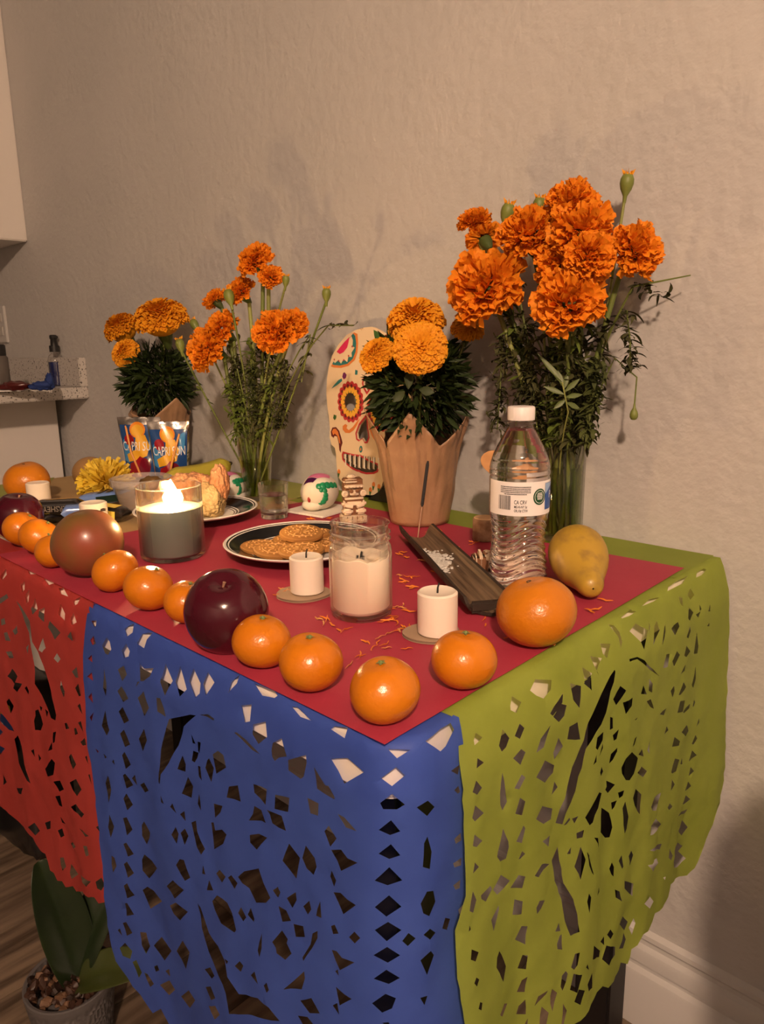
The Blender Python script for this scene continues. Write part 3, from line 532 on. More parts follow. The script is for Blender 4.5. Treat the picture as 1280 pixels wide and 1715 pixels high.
# ================================================================== fruit
def stand(px, py, z=None): return onz(px, py, TZ if z is None else z)
def fruit_at(cx, cy, wpx):
    """photo centre and width -> base point on the table and radius"""
    d = ray(cx, cy); t = (T+TZ-CAM.z)/(d.z-wpx/2/FPX); c = CAM+d*t; r = wpx/2*t/FPX
    return Vector((c.x, c.y, T+TZ)), r
OPEEL = mat('mandarin_peel', (.58, .178, .006), .26, .45, (.52, .152, .005), 9, 2, bump=(260, .30, .0014), coat=.05, sss=.06)
OPEEL2 = mat('orange_peel', (.58, .190, .008), .30, .45, (.52, .164, .006), 9, 2, bump=(230, .40, .0016), coat=.05, sss=.06)
CALYX = mat('fruit_calyx', (.16, .20, .06), .7)
BROWN = mat('brown_stem', (.06, .035, .018), .7)
def citrus(name, cx, cy, wpx, label, cat, group, m, sq=.88, seed=0, lean=(0, 0), nub=True):
    P, r = fruit_at(cx, cy, wpx)
    t = thing(name, label, cat, P, random.Random(seed).uniform(0, 6.28), group)
    rn = random.Random(seed+50); p1, p2 = rn.uniform(0, 6), rn.uniform(0, 6)
    def fn(d):
        e = 1+.018*math.sin(3*math.atan2(d.y, d.x)+p1)*(1-d.z*d.z)+.014*math.sin(2*math.atan2(d.y, d.x)+p2)
        if d.z > .9: e -= .075*((d.z-.9)/.1)**1.0
        if d.z < -.85: e -= .05*((-d.z-.85)/.15)
        return e
    lowest = sq*r*.95
    body = MB().sphere((0, 0, 0), (r, r, r*sq), 40, 28, fn).build('peel', m, t, (0, 0, lowest), (lean[0], lean[1], 0), smooth=180)
    top = r*sq*.925
    if nub:
        mb = MB().lathe([(r*.055, top-.001), (r*.05, top+.0022), (r*.025, top+.003)], 10)
        mb.add([(r*.16*math.cos(a*PI/5)*(1 if a % 2 == 0 else .5), r*.16*math.sin(a*PI/5)*(1 if a % 2 == 0 else .5), top+.0012+(.0005 if a % 2 else 0)) for a in range(10)]+[(0, 0, top+.002)], [(a, (a+1) % 10, 10) for a in range(10)])
        mb.build('calyx', CALYX, body)
    else:
        MB().lathe([(r*.09, top-.0015), (r*.06, top+.0004), (r*.02, top-.0003)], 12).build('stem_scar', BROWN, body)
    return t
G = 'mandarins lined up along the table edge'
for i, (cx, cy, wp, lb, ln) in enumerate([
 (644, 1146, 121, 'mandarin at the very front corner of the crimson sheet, largest in the row', (.08, .12)),
 (520, 1100, 108, 'mandarin second from the front corner, lower left of the jar candle', (.1, .0)),
 (438, 1066, 99, 'mandarin touching the front of the shiny dark apple', (-.06, .1)),
 (312, 1002, 78, 'mandarin half hidden behind the left side of the shiny dark apple', (.2, .2)),
 (249, 978, 83, 'mandarin in front of the lit candle jar', (.25, .35)),
 (193, 950, 77, 'mandarin resting against the right side of the red green mango', (.2, .6)),
 (92, 916, 66, 'mandarin mostly hidden behind the left side of the mango', (.3, .1)),
 (66, 894, 66, 'mandarin in the middle of the three left of the mango', (.5, .3)),
 (37, 881, 63, 'mandarin at the left picture edge before the dark apple', (.3, .5)),
 (777, 1096, 110, 'mandarin in front of the right pillar candle', (.06, -.02))]):
    citrus('mandarin', cx, cy, wp, lb, 'mandarin', G, OPEEL, .88, i, ln)
citrus('orange', 898, 1013, 134, 'large orange in front of the water bottle', 'orange', 'large oranges', OPEEL2, .87, 21, (-.1, -.22), False)
citrus('orange', 45, 801, 73, 'large orange behind the small candle at the far left', 'orange', 'large oranges', OPEEL2, .90, 22, (.1, .1), False)

def apple(cx, cy, wpx, label, lean, rz):
    P, r = fruit_at(cx, cy, wpx)
    t = thing('apple', label, 'apple', P, rz, 'dark red apples')
    pr = []
    for i in range(29):
        a = -PI/2+PI*i/28; rr = math.cos(a); z = math.sin(a)
        x = rr*(1+.05*math.sin(a)-.03*math.cos(2*a)); zz = z*.97
        k = max(0, (i-23)/5); zz -= .22*k**1.8
        k2 = max(0, (5-i)/5); zz += .16*k2**2
        pr.append((max(x, .002)*r*.97, zz*r))
    zmin = min(z for _, z in pr); pr = [(a, b-zmin) for a, b in pr]
    def fn(rr, z, a): f = 1+.010*math.cos(5*a)*(1 if z < r*.5 else .45); return rr*f, z
    b = MB().lathe(pr, 48, fn).build('skin', APL, t, rot=(lean[0], lean[1], 0), smooth=180)
    top = pr[-1][1]
    MB().tube([(0, 0, top-.003), (.001, 0, top+.002), (.002, .001, top+.005)], [.0014, .0012, .0016], 8).build('stem', mat('pale_stem_end', (.30, .16, .10), .6), b)
    return t
APL = mat('dark_apple_skin', (.045, .0030, .0095), .14, .45, (.062, .0040, .011), 12, 3, coat=.15)
apple(383, 1004, 146, 'shiny dark red apple in the front row of mandarins', (.40, .02), RZ)
apple(26, 860, 84, 'dark red apple at the left picture edge behind the mandarins', (.1, .1), 1.2)

# mango
P, r = fruit_at(145, 907, 118)
t = thing('mango', 'smooth red and green mango in the row of mandarins', 'mango', P, RZ)
m = mat('mango_skin', (.135, .105, .024), .30, .45, (.25, .050, .027), 16, 2, .30, .70, coat=.15, bump=(120, .04, .001)); 
MB().sphere((0, 0, 0), (r, r*.92, r*.955), 44, 30, lambda d: 1+.03*d.x*d.z+.03*math.sin(d.x*2.5+d.z)-(.04*max(0, d.z-.9)*10)*.6).build('skin', m, t, (0, 0, r*.95), smooth=180)
MB().lathe([(.004, 0), (.0035, .002), (.001, .003)], 10).build('stem_scar', BROWN, t, (.02, .012, r*1.83))
# brown pear at the back left
P, r = fruit_at(150, 790, 58)
t = thing('brown_pear', 'round russet brown pear beside the yellow flower', 'pear', P, RZ)
m = mat('russet_skin', (.36, .20, .075), .55, .4, (.30, .165, .06), 14, 4, bump=(150, .1, .001))
MB().sphere((0, 0, 0), (r, r, r*.93), 36, 24, lambda d: 1+.05*d.x-(.10*max(0, -d.x-.93)/.07)).build('skin', m, t, (0, 0, r*.93), smooth=180)
MB().tube([(-r*.86, 0, r*.93), (-r*1.0, 0, r*.95)], [.004, .003], 8).build('stem', BROWN, t)
# yellow pear lying behind the big orange
Pf = onz(962, 978, TZ); tip = onz(978, 1000, TZ)
ax = (tip-Pf); az = math.atan2(ax.y, ax.x)
t = thing('pear', 'yellow freckled pear lying behind the large orange by the bottle', 'pear', onz(966, 975, TZ), az)
m = mat('pear_skin', (.42, .26, .028), .42, .45, (.24, .14, .03), 60, 5, .46, .74, bump=(110, .12, .001), coat=.1)
pr = [(.000, -.036), (.010, -.0355), (.022, -.030), (.031, -.018), (.0345, -.002), (.033, .014), (.0265, .030), (.0195, .044), (.016, .056), (.0135, .066), (.009, .0715), (.001, .073)]
import itertools
def pearpath():
    mb = MB(); V = []; F = []; seg = 36
    for i, (rr, x) in enumerate(pr):
        for k in range(seg):
            a = 2*PI*k/seg; zc = .0345 if x < 0 else .0345-(.0345-.0165)*min(1, x/.06)
            V.append((x, rr*math.cos(a), zc+rr*math.sin(a)*(1 if x < .03 else .97)))
    for i in range(len(pr)-1):
        for k in range(seg):
            k2 = (k+1) % seg; F.append((i*seg+k, i*seg+k2, (i+1)*seg+k2, (i+1)*seg+k))
    return mb.add(V, F)
o = pearpath().build('skin', m, t, weld=True, smooth=180)
s_ = o.modifiers.new('subsurf', 'SUBSURF'); s_.levels = 1; s_.render_levels = 1
MB().tube([(-.034, 0, .0345), (-.0385, .002, .036)], [.004, .002], 8).build('calyx', BROWN, t)
# bananas
BAN = mat('green_banana_skin', (.40, .37, .035), .42, .4, (.50, .40, .05), 6, 3)
BTIP = mat('banana_tip', (.05, .04, .02), .7)
def banana(pts, r, label):
    P = [Vector(p) for p in pts]; n = 22; path = []
    for i in range(n):
        f = i/(n-1); a = P[0].lerp(P[1], f); b = P[1].lerp(P[2], f); path.append(a.lerp(b, f))
    rad = []
    for i in range(n):
        f = i/(n-1); k = min(1, f/.16)**.6*min(1, (1-f)/.12)**.6; rad.append(max(.0045, r*k))
    base = Vector((path[n//2].x, path[n//2].y, T+TZ))
    t = thing('banana', label, 'banana', base, 0, 'green yellow bananas')
    path = [p-base for p in path]
    s = MB().tube(path, rad, 6).build('skin', BAN, t, smooth=25)
    b = bmesh.new(); b.from_mesh(s.data); bmesh.ops.bevel(b, geom=b.edges[:], offset=.0025, segments=2, affect='EDGES', clamp_overlap=True); b.to_mesh(s.data); b.free()
    s.data.polygons.foreach_set('use_smooth', [True]*len(s.data.polygons))
    MB().tube([path[0], path[0]+(path[0]-path[1]).normalized()*.012], [.0045, .004], 6).build('stem', BTIP, t)
    MB().tube([path[-1], path[-1]+(path[-1]-path[-2]).normalized()*.004], [.0045, .002], 6).build('tip', BTIP, t)
a = onz(272, 800, TZ+.034); b = onz(345, 798, TZ+.024); c = onz(386, 776, TZ+.045)
banana([a, b, c], .0205, 'green yellow banana lying in front of the juice pouches')
a = onz(330, 815, TZ+.018); b = onz(380, 822, TZ+.018); c = onz(404, 806, TZ+.02)
banana([a, b, c], .017, 'shorter green yellow banana behind the bread beside the vase')

# ================================================================== candles
WAX = mat('ivory_wax', (.84, .74, .62), .42, .4, sss=.15, sssr=(.012, .008, .005))
WICK = mat('burnt_wick', (.015, .012, .01), .8)
CARD = mat('cardboard', (.34, .24, .16), .8, .2, (.38, .27, .18), 20, 3)
CEDGE = mat('cardboard_edge', (.20, .14, .09), .9)
def pillar(px, py, wpx, h, label, wick=True, dish=False, z=TZ):
    P = onz(px, py, z); r = wid(wpx, P)/2
    t = thing('pillar_candle', label, 'candle', P, 0, 'ivory pillar candles')
    MB().lathe([(0, 0), (r-.0015, 0), (r, .0012), (r*1.004, h*.5), (r, h-.0018), (r-.002, h-.0002), (r*.8, h-.0010), (r*.3, h-.0022), (0, h-.0024)], 44, cap=False).build('wax', WAX, t, weld=True, smooth=50)
    if wick: MB().tube([(0, 0, h-.003), (.0003, 0, h+.003), (.0013, .0008, h+.0075)], [.0010, .0009, .0008], 6).build('wick', WICK, t)
    return P, r
def card_disc(P, r, label, seed, elong=1.1, off=(0, 0)):
    rn = random.Random(seed); ph = rn.uniform(0, 6)
    pl = [(r*(1+.04*math.sin(2*a+ph)+.03*math.sin(5*a+ph*2))*math.cos(a)*elong, r*(1+.04*math.sin(3*a+ph))*math.sin(a)) for a in [2*PI*k/36 for k in range(36)]]
    t = thing('cardboard_disc', label, 'cardboard disc', (P.x+off[0], P.y+off[1], T+TZ-.0005), RZ, 'cardboard candle discs')
    MB().prism(pl, .0026, .0032).build('top_ply', CARD, t, smooth=0); MB().prism([(x*.985, y*.985) for x, y in pl], .0006, .0026).build('fluted_core', CEDGE, t, smooth=0); MB().prism(pl, 0, .0006).build('bottom_ply', CARD, t, smooth=0)
P, r = pillar(515, 990, 56, .0415, 'ivory pillar candle on cardboard beside the cookie plate', z=TZ+.0034)
card_disc(P, r*1.42, 'round cardboard disc under the candle beside the cookies', 1, 1.12, (-.002, -.004))
P, r = pillar(733, 1058, 67, .0415, 'ivory pillar candle on cardboard next to the wooden incense holder', z=TZ+.0034)
card_disc(P, r*1.24, 'round cardboard disc under the candle beside the incense holder', 2, 1.18, (-.006, -.002))
pillar(67, 846, 37, .0425, 'ivory pillar candle before the large orange at far left', False)
pillar(160, 884, 44, .0415, 'ivory pillar candle behind the mango among the sweets', False)

# cream candle in a screw-top jar
P = onz(606, 1027, TZ); R = wid(104, P)/2
t = thing('jar_candle', 'cream candle in a clear screw top glass jar', 'candle', P, RZ)
H = .098
out = [(0, 0), (R-.004, 0), (R-.0008, .003), (R, .008), (R, .068), (R-.0012, .074), (R-.0035, .0775), (R-.0035, .080), (R-.0008, .0815), (R-.0035, .083), (R-.0035, .0865), (R-.0008, .088), (R-.0035, .0895), (R-.0035, .0955), (R-.0015, .0975), (R-.002, H), (R-.005, H+.0005), (R-.0068, H-.001)]
inn = [(R-.0068, .078), (R-.0040, .070), (R-.0034, .010), (R-.006, .006), (0, .0055)]
MB().lathe(out+inn, 56, cap=False).build('glass', GLASS, t, weld=True, smooth=40)
def jag(rr, z, a):
    if z > .05 and rr > .001: return rr, z+.0025*math.sin(3*a+1)*(rr/R)+.0012*math.sin(7*a)
    return rr, z
WAX2 = mat('cream_wax', (.84, .70, .55), .35, .45, sss=.25, sssr=(.012, .008, .005))
wx = MB().lathe([(0, .0058), (R-.0065, .0062), (R-.0030, .0105), (R-.0030, .062), (R-.006, .0645), (R*.6, .0605), (R*.3, .0585), (0, .058)], 56, jag, cap=False).build('wax', WAX2, t, weld=True, smooth=50)
MB().sphere((.014, -.004, .0615), (.008, .006, .003), 14, 8).build('wax_lump', WAX2, wx)
for q in ((-.004, -.010), (.0, .004), (.002, -.012)):
    MB().tube([(q[0], q[1], .056), (q[0]+.001, q[1], .062), (q[0]+.0015, q[1]-.001, .0655)], [.0016, .0014, .0012], 6).build('wick', WICK, t)
def film(rr, z, a): return rr, z+.003*math.sin(2*a+2)+.0015*math.sin(5*a)
MB().lathe([(R-.0039, .064), (R-.0041, .068), (R-.0046, .0725)], 56, film, cap=False).build('wax_film', thin_glass('wax_film', (.93, .9, .86), 1.3, .3, .22, (.8, .7, .58)), t)

# lit candle
P = onz(291, 930, TZ); R = wid(106, P)/2
t = thing('lit_candle', 'lit grey green candle burning in a clear glass tumbler', 'candle', P, RZ)
H = .097
MB().lathe([(0, 0), (R-.003, 0), (R-.0006, .002), (R, .005), (R, H-.001), (R-.0012, H), (R-.0026, H-.001), (R-.0028, .007), (R-.005, .0045), (0, .0043)], 56, cap=False).build('glass', GLASS, t, weld=True, smooth=40)
GWAX = mat('grey_green_wax', (.15, .178, .155), .38, .4, (.17, .195, .17), 10, 2, sss=.05, sssr=(.010, .008, .006))
WL = .067
MB().lathe([(0, .0046), (R-.006, .005), (R-.0034, .008), (R-.0034, WL), (R-.006, WL+.0006), (R*.55, WL-.003), (0, WL-.004)], 56, cap=False).build('wax', GWAX, t, weld=True, smooth=50)
MB().lathe([(0, WL-.0010), (R*.62, WL-.0012), (R*.8, WL-.0008), (R*.8, WL-.002), (0, WL-.005)], 40, cap=False).build('melted_wax', mat('melted_wax', (.42, .40, .30), .05, .5, coat=1), t, weld=True, smooth=40)
MB().tube([(.003, 0, WL-.004), (.0032, 0, WL+.004), (.004, .001, WL+.009)], [.0012, .0011, .0009], 6).build('wick', WICK, t)
fm = flame_mat(40)
fp = [(.0006, 0), (.0052, .0025), (.0085, .007), (.0092, .011), (.0080, .017), (.0052, .024), (.0022, .030), (.0003, .034)]
MB().lathe(fp, 20, c=(.0035, .0005, WL+.003)).build('flame', fm, t, smooth=180)
fl_l = plight('candle_light', (P.x+.0035, P.y+.0005, P.z+WL+.016), CANDLE_W, (1, .60, .27), .008)

# ================================================================== plates, biscuits and bread
def plate_mat():
    m = bpy.data.materials.new('banded_china'); m.use_nodes = True; nt = m.node_tree; N = nt.nodes; L = nt.links; b = N['Principled BSDF']
    tc = N.new('ShaderNodeTexCoord'); sp = N.new('ShaderNodeSeparateXYZ'); L.new(tc.outputs['Object'], sp.inputs[0])
    cb = N.new('ShaderNodeCombineXYZ'); L.new(sp.outputs[0], cb.inputs[0]); L.new(sp.outputs[1], cb.inputs[1])
    ln = N.new('ShaderNodeVectorMath'); ln.operation = 'LENGTH'; L.new(cb.outputs[0], ln.inputs[0])
    mr = N.new('ShaderNodeMath'); mr.operation = 'DIVIDE'; mr.inputs[1].default_value = .1; L.new(ln.outputs['Value'], mr.inputs[0])
    cr = N.new('ShaderNodeValToRGB'); r_ = cr.color_ramp; r_.interpolation = 'CONSTANT'
    wht = (.80, .77, .73, 1); blk = (.012, .012, .016, 1)
    el = [(0, wht), (.60, blk), (.615, wht), (.64, blk), (.665, wht), (.685, blk), (.92, wht), (.935, blk), (.955, wht)]
    r_.elements[0].position = 0; r_.elements[0].color = wht; r_.elements[1].position = el[1][0]; r_.elements[1].color = el[1][1]
    for p, c in el[2:]:
        e = r_.elements.new(p); e.color = c
    L.new(mr.outputs[0], cr.inputs[0]); L.new(cr.outputs[0], b.inputs['Base Color']); b.inputs['Roughness'].default_value = .12; b.inputs['Specular IOR Level'].default_value = .3
    return m
CHINA = plate_mat()
pl_prof = [(0, .0), (.045, 0), (.048, .002), (.058, .003), (.095, .0150), (.0985, .0165), (.1, .0185), (.0985, .0195), (.092, .0172), (.070, .0085), (.060, .0062), (0, .0058)]
plm = MB().lathe(pl_prof, 72, cap=False).mesh('plate', CHINA, 40, True)
P2 = onz(508, 925, TZ)
o = link('plate', plm, None, P2, (0, 0, 0), (1.06, 1.06, 1)); tag(o, 'black banded white plate holding the oval biscuits', 'plate', 'black banded plates')
P3 = onz(330, 868, TZ)
o = link('plate', plm, None, P3); tag(o, 'black banded white plate holding the torn bread', 'plate', 'black banded plates')
SC_P2 = 1.0
COOK = mat('golden_biscuit', (.42, .20, .05), .6, .35, (.30, .125, .03), 16, 3, .4, .75, bump=(160, .2, .0012))
COOKD = mat('biscuit_dots', (.60, .32, .10), .6)
def scal(rr, z, a): return rr*(1+.018*abs(math.sin(14*a)))if rr > .02 else rr, z
cm = MB().lathe([(0, 0), (.027, 0), (.0293, .0012), (.0293, .0048), (.0275, .0062), (.0255, .0058), (.0245, .0063), (0, .0066)], 56, scal, cap=False).mesh('biscuit_base', COOK, 45, True)
dots = MB()
for k in range(16): dots.sphere((.0215*math.cos(2*PI*k/16), .0215*math.sin(2*PI*k/16), .0063), (.0016, .0016, .0015), 8, 5)
for k in range(8): dots.sphere((.014*math.cos(2*PI*k/8+.2), .014*math.sin(2*PI*k/8+.2), .0064), (.0017, .0017, .0015), 8, 5)
for k in range(8):
    a = 2*PI*k/8; dots.tube([(.004*math.cos(a), .004*math.sin(a), .0064), (.0105*math.cos(a), .0105*math.sin(a), .0064)], .0009, 5)
dm = dots.mesh('biscuit_emboss', COOKD, 60)
rm_ = MB().lathe([(.0172, .0060), (.0180, .0071), (.0188, .0060)], 48, cap=False).mesh('biscuit_ring', COOKD, 60)
for i, (px, py, dz, rx, ry, lb) in enumerate([
 (440, 920, .0075, .02, .05, 'golden biscuit at the far left of the plate'),
 (463, 926, .012, .06, .08, 'golden biscuit overlapping the left one at the plate front'),
 (505, 926, .0142, .05, -.03, 'golden biscuit nearest the viewer in the middle of the plate'),
 (540, 916, .0085, .03, -.06, 'golden biscuit at the right of the plate beside the jar'),
 (521, 898, .0135, -.05, -.03, 'golden biscuit at the back peeking out behind the top one'),
 (492, 908, .0075, .0, .0, 'golden biscuit lying flat under the middle of the pile'),
 (505, 897, .0215, .12, .05, 'golden biscuit on top of the pile')]):
    P = onz(px, py, TZ+dz)
    t = thing('biscuit', lb, 'biscuit', P, random.uniform(0, 6), 'round embossed biscuits on the plate'); t.rotation_euler = (rx, ry, RZ)
    link('crust', cm, t); e = link('embossed_dots', dm, t); e['kind'] = 'stuff'; link('embossed_ring', rm_, t)
# torn sweet bread on the far plate
t = thing('sweet_bread', 'torn sweet bread with pink crumb topping on the plate', 'bread', (P3.x, P3.y, T+TZ+.0061), RZ)
CRUST = mat('pink_crust', (.50, .22, .10), .8, .2, (.60, .33, .17), 30, 4, bump=(130, .9, .004))
CRUMB = mat('bread_crumb', (.44, .30, .13), .9, .1, (.54, .40, .20), 50, 4, bump=(110, 1.0, .005))
def lump(d): return 1+.06*math.sin(9*d.x+4*d.z)*math.cos(7*d.y)+.05*math.sin(17*d.y+13*d.z)+.03*math.sin(31*d.x+23*d.z)
def lump2(d): return 1+.05*math.sin(9*d.x+4*d.z)*math.cos(7*d.y)+.08*mnoise.noise(d*4)+.06*mnoise.noise(d*10)+.035*mnoise.noise(d*23)+.02*mnoise.noise(d*45)
def cutx(d): 
    m = lump2(d); return m if d.x < .55 else m*(.55/d.x)**.75
MB().sphere((-.012, .010, .030), (.056, .042, .037), 130, 80, lump2).build('crust', CRUST, t, smooth=180)
MB().sphere((.040, .004, .050), (.016, .026, .032), 80, 56, lump2).build('torn_flap', CRUST, t, smooth=180)
MB().sphere((.026, -.006, .026), (.034, .036, .029), 120, 80, cutx).build('crumb', CRUMB, t, smooth=180)
# ================================================================== small things behind the plates
# shot glass with water
P = onz(460, 866, TZ); R = wid(50, P)/2; H = .057
t = thing('shot_glass', 'small clear glass of water behind the biscuit plate', 'glass', P, RZ)
MB().lathe([(0, 0), (R*.86, 0), (R*.90, .0015), (R, H), (R-.0008, H+.0005), (R-.0018, H), (R*.85, .011), (R*.7, .0085), (0, .008)], 48, cap=False).build('glass', GLASS, t, weld=True, smooth=40)
MB().lathe([(0, .0084), (R*.69, .0089), (R*.84, .0114), (R*.90, .038), (0, .038)], 48, cap=False).build('water', WATER, t, weld=True, smooth=40)
MB().lathe([(0, .0008), (R*.84, .001), (R*.84, .0075), (0, .0072)], 40, cap=False).build('thick_base', refr('thick_glass', (1, 1, 1), 1.45), t, weld=True, smooth=40)
# sugar skulls
SUGAR = mat('sugar_white', (.74, .68, .58), .55, .3, (.66, .62, .50), 30, 3, sss=.3, bump=(220, .15, .001))
GICE = mat('green_icing', (.01, .22, .09), .3, .4); PFOIL = mat('purple_foil', (.10, .012, .11), .25, metal=.5); KFOIL = mat('pink_foil', (.62, .16, .34), .35)
RICE = mat('red_icing', (.30, .02, .015), .4)
def lump_ice(d): return 1+.15*mnoise.noise(d*3)
def sugar_skull(P, r, rz, label):
    t = thing('sugar_skull', label, 'sugar skull', P, rz, 'decorated sugar skulls')
    def fn(d):
        e = 1+.04*d.y
        if d.z < -.2: e *= 1-.16*(-.2-d.z)*(1 if d.y > 0 else .35)
        return e
    b = MB().sphere((0, 0, r*.82), (r*.95, r*1.08, r*.92), 36, 26, fn).build('skull', SUGAR, t, smooth=180)
    MB().sphere((-r*.15, -r*.62, r*.30), (r*.55, r*.42, r*.29), 24, 14).build('jaw', SUGAR, t, smooth=180)
    def at_(d, k=1.0):
        d = Vector(d).normalized(); e = fn(d)*k; return Vector((d.x*r*.95*e, d.y*r*1.08*e, r*.82+d.z*r*.92*e))
    for i_, (dx, dy, dz, q) in enumerate([(.30, -.78, .50, .15), (.48, -.66, .52, .17), (.64, -.48, .50, .17), (.76, -.25, .45, .16), (.84, 0, .40, .15), (.42, -.80, .30, .11), (.58, -.70, .26, .12), (.62, -.72, .02, .13), (.60, -.74, -.18, .15), (.52, -.78, -.36, .14), (.36, -.85, -.52, .11)]):
        p = at_((dx, dy, dz), .97); nq = Vector((dx, dy, dz)).to_track_quat('Z', 'Y').to_euler()
        MB().sphere((0, 0, 0), (q*r*1.1, q*r*1.1, q*r*.5), 14, 8, lump_ice).build('green_icing', GICE, t, p, nq, smooth=180)
    p = at_((-.22, -.95, -.22), 1.0); MB().sphere(p, (r*.085, r*.05, r*.14), 12, 8).build('eye_icing', RICE, t, smooth=180)
    fv = lambda u, v: tuple(Vector((u, v, 1)).normalized().xyz)
    def cap(u, v):
        d = Vector((u, v, math.sqrt(max(0, 1-u*u-v*v)))); e = fn(d)*1.02
        return (d.x*r*.95*e, d.y*r*1.08*e, r*.82+d.z*r*.92*e)
    decal('purple_foil', [(-.62, -.62), (-.05, -.72), (.10, -.50), (-.5, -.35)], cap, PFOIL, t, .08)
    decal('pink_foil', [(-.5, -.33), (.12, -.48), (.62, -.1), (.45, .4), (-.4, .35)], cap, KFOIL, t, .08)
    return t
P = onz(536, 851, TZ+.003)
sugar_skull(P, .034, RZ-.25, 'sugar skull with green icing on a napkin beside the stone figurine')
napk = MB().box((0, 0, .0008), (.092, .092, .0012)).box((.002, .001, .0018), (.088, .088, .0008)).build('napkin', mat('napkin_paper', (.78, .74, .68), .8), None, (P.x, P.y, T+TZ), (0, 0, .12), smooth=0)
tag(napk, 'folded white napkin under the right sugar skull', 'napkin')
P = onz(385, 838, TZ)
sugar_skull(P, .030, RZ+.3, 'sugar skull with green icing half hidden behind the bread')
t = tag(MB().tube([onz(388, 838, TZ+.007), onz(402, 832, TZ+.008), onz(412, 822, TZ+.009)], [.0075, .008, .006], 14).build('rolled_napkin', MATS['napkin_paper'], None, smooth=60), 'rolled white napkin between the bread plate and the vase', 'napkin')
# carved figurines
STONE = mat('carved_stone', (.74, .60, .45), .7, .3, (.62, .47, .33), 40, 4, bump=(160, .3, .001)); GROOVE = mat('brown_wash', (.20, .085, .035), .8)
def figurine(P, h, rz, label, rot=None, carved=True):
    t = thing('stone_figurine', label, 'figurine', P, rz, 'small carved stone figurines'); u = h/.078
    if rot: t.rotation_euler = rot
    def B(name, m, *bx, par=t, bv=.0016):
        mb = MB()
        for c, d in bx: mb.box([q*u for q in c], [q*u for q in d])
        return mb.build(name, m, par, bevel=bv*u, smooth=40)
    B('core', GROOVE, ((0, .001, .037), (.030, .020, .070)))
    B('plinth', STONE, ((0, 0, .0075), (.040, .026, .013)))
    B('foot', STONE, ((-.010, -.013, .006), (.013, .008, .008)), bv=.0025); B('foot', STONE, ((.010, -.013, .006), (.013, .008, .008)), bv=.0025)
    B('leg', STONE, ((-.0105, -.005, .0205), (.016, .020, .010)), bv=.003); B('leg', STONE, ((.0105, -.005, .0205), (.016, .020, .010)), bv=.003)
    B('torso', STONE, ((0, -.002, .033), (.028, .019, .012)), bv=.003)
    a1 = B('arm', STONE, ((-.0155, -.007, .0325), (.008, .013, .010)), bv=.003); a2 = B('arm', STONE, ((.0155, -.007, .0325), (.008, .013, .010)), bv=.003)
    MB().tube([(-.0145*u, -.012*u, .031*u), (-.003*u, -.0145*u, .0285*u)], .0032*u, 8).build('hand', STONE, a1); MB().tube([(.0145*u, -.012*u, .031*u), (.003*u, -.0145*u, .0285*u)], .0032*u, 8).build('hand', STONE, a2)
    B('collar', STONE, ((0, -.004, .0412), (.030, .019, .0035)), bv=.001)
    hd = B('head', STONE, ((0, -.003, .0505), (.022, .020, .0155)), bv=.004)
    for ex in (-.0048, .0048):
        e = MB().lathe([(.0032*u, 0), (.0032*u, .0012*u), (.002*u, .0016*u)], 12).build('eye', GROOVE, hd, (ex*u, -.0128*u, .0535*u), (PI/2, 0, 0))
    B('nose', STONE, ((0, -.0145, .0505), (.0036, .004, .006)), par=hd, bv=.0012); B('mouth', GROOVE, ((0, -.0134, .0455), (.009, .0016, .0022)), par=hd, bv=.0004)
    for ex in (-.0145, .0145): MB().lathe([(.0052*u, -.003*u), (.0052*u, .002*u), (.003*u, .003*u), (.0028*u, .0015*u), (.001*u, .0015*u)], 16).build('ear_disc', STONE, hd, (ex*u, -.010*u, .049*u), (PI/2, 0, 0))
    B('headband', STONE, ((0, -.003, .0605), (.030, .022, .0045)), bv=.0015)
    B('headdress', STONE, ((-.004, -.002, .0675), (.024, .020, .0075)), bv=.003); B('crest', STONE, ((-.002, 0, .0745), (.016, .014, .006)), bv=.0025)
    for k in range(5): MB().lathe([(.0019*u, 0), (.0019*u, .001*u)], 10).build('stud', STONE, t, ((-.011+k*.0055)*u, -.0142*u, .0605*u), (PI/2, 0, 0))
    for k in range(4): MB().box(((-.012+k*.008)*u, -.0132*u, .0085*u), (.0012*u, .001*u, .009*u)).build('groove', GROOVE, t, smooth=0)
    return t
figurine(onz(592, 875, TZ), .0775, RZ+.25, 'upright carved stone figurine between sugar skull and biscuit plate')
P = onz(874, 956, TZ)
figurine(Vector((P.x, P.y, T+TZ+.0125)), .066, 0, 'carved stone figurine lying on its back behind the water bottle', (-PI/2, 0, 2.33))

# wooden incense holder with ash and a burnt stick
A = onz(697, 905, TZ); Bp = onz(815, 1032, TZ); ax = Bp-A; L_ = ax.length; az = math.atan2(ax.y, ax.x)
t = thing('incense_holder', 'dark split bamboo trough holding white ash', 'incense holder', A, az)
BAMB = mat('bamboo_inside', (.20, .135, .08), .42, .4, (.055, .034, .02), 40, 5, .38, .66, bump=(60, .4, .001), stretch=(.25, 6, 6)); BARK = mat('bamboo_outside', (.03, .02, .014), .7, .3, bump=(60, .6, .003))
W_ = .0215; V = []; F = []; na = 15; nl = 24; V2 = []
for i in range(nl):
    f = i/(nl-1); x = L_*f
    for k in range(na):
        a = PI*(k/(na-1)); r_ = W_*(1+.02*math.sin(f*9+k)); x2 = x+(.006*math.sin(k*.9) if i in (0, nl-1) else 0)
        V.append((x2, -r_*math.cos(a), .0235-.0185*math.sin(a)-.0007)); V2.append((x2, -(r_+.0035)*math.cos(a), .0235-.0232*math.sin(a)))
F = [(i*na+k, i*na+k+1, (i+1)*na+k+1, (i+1)*na+k) for i in range(nl-1) for k in range(na-1)]
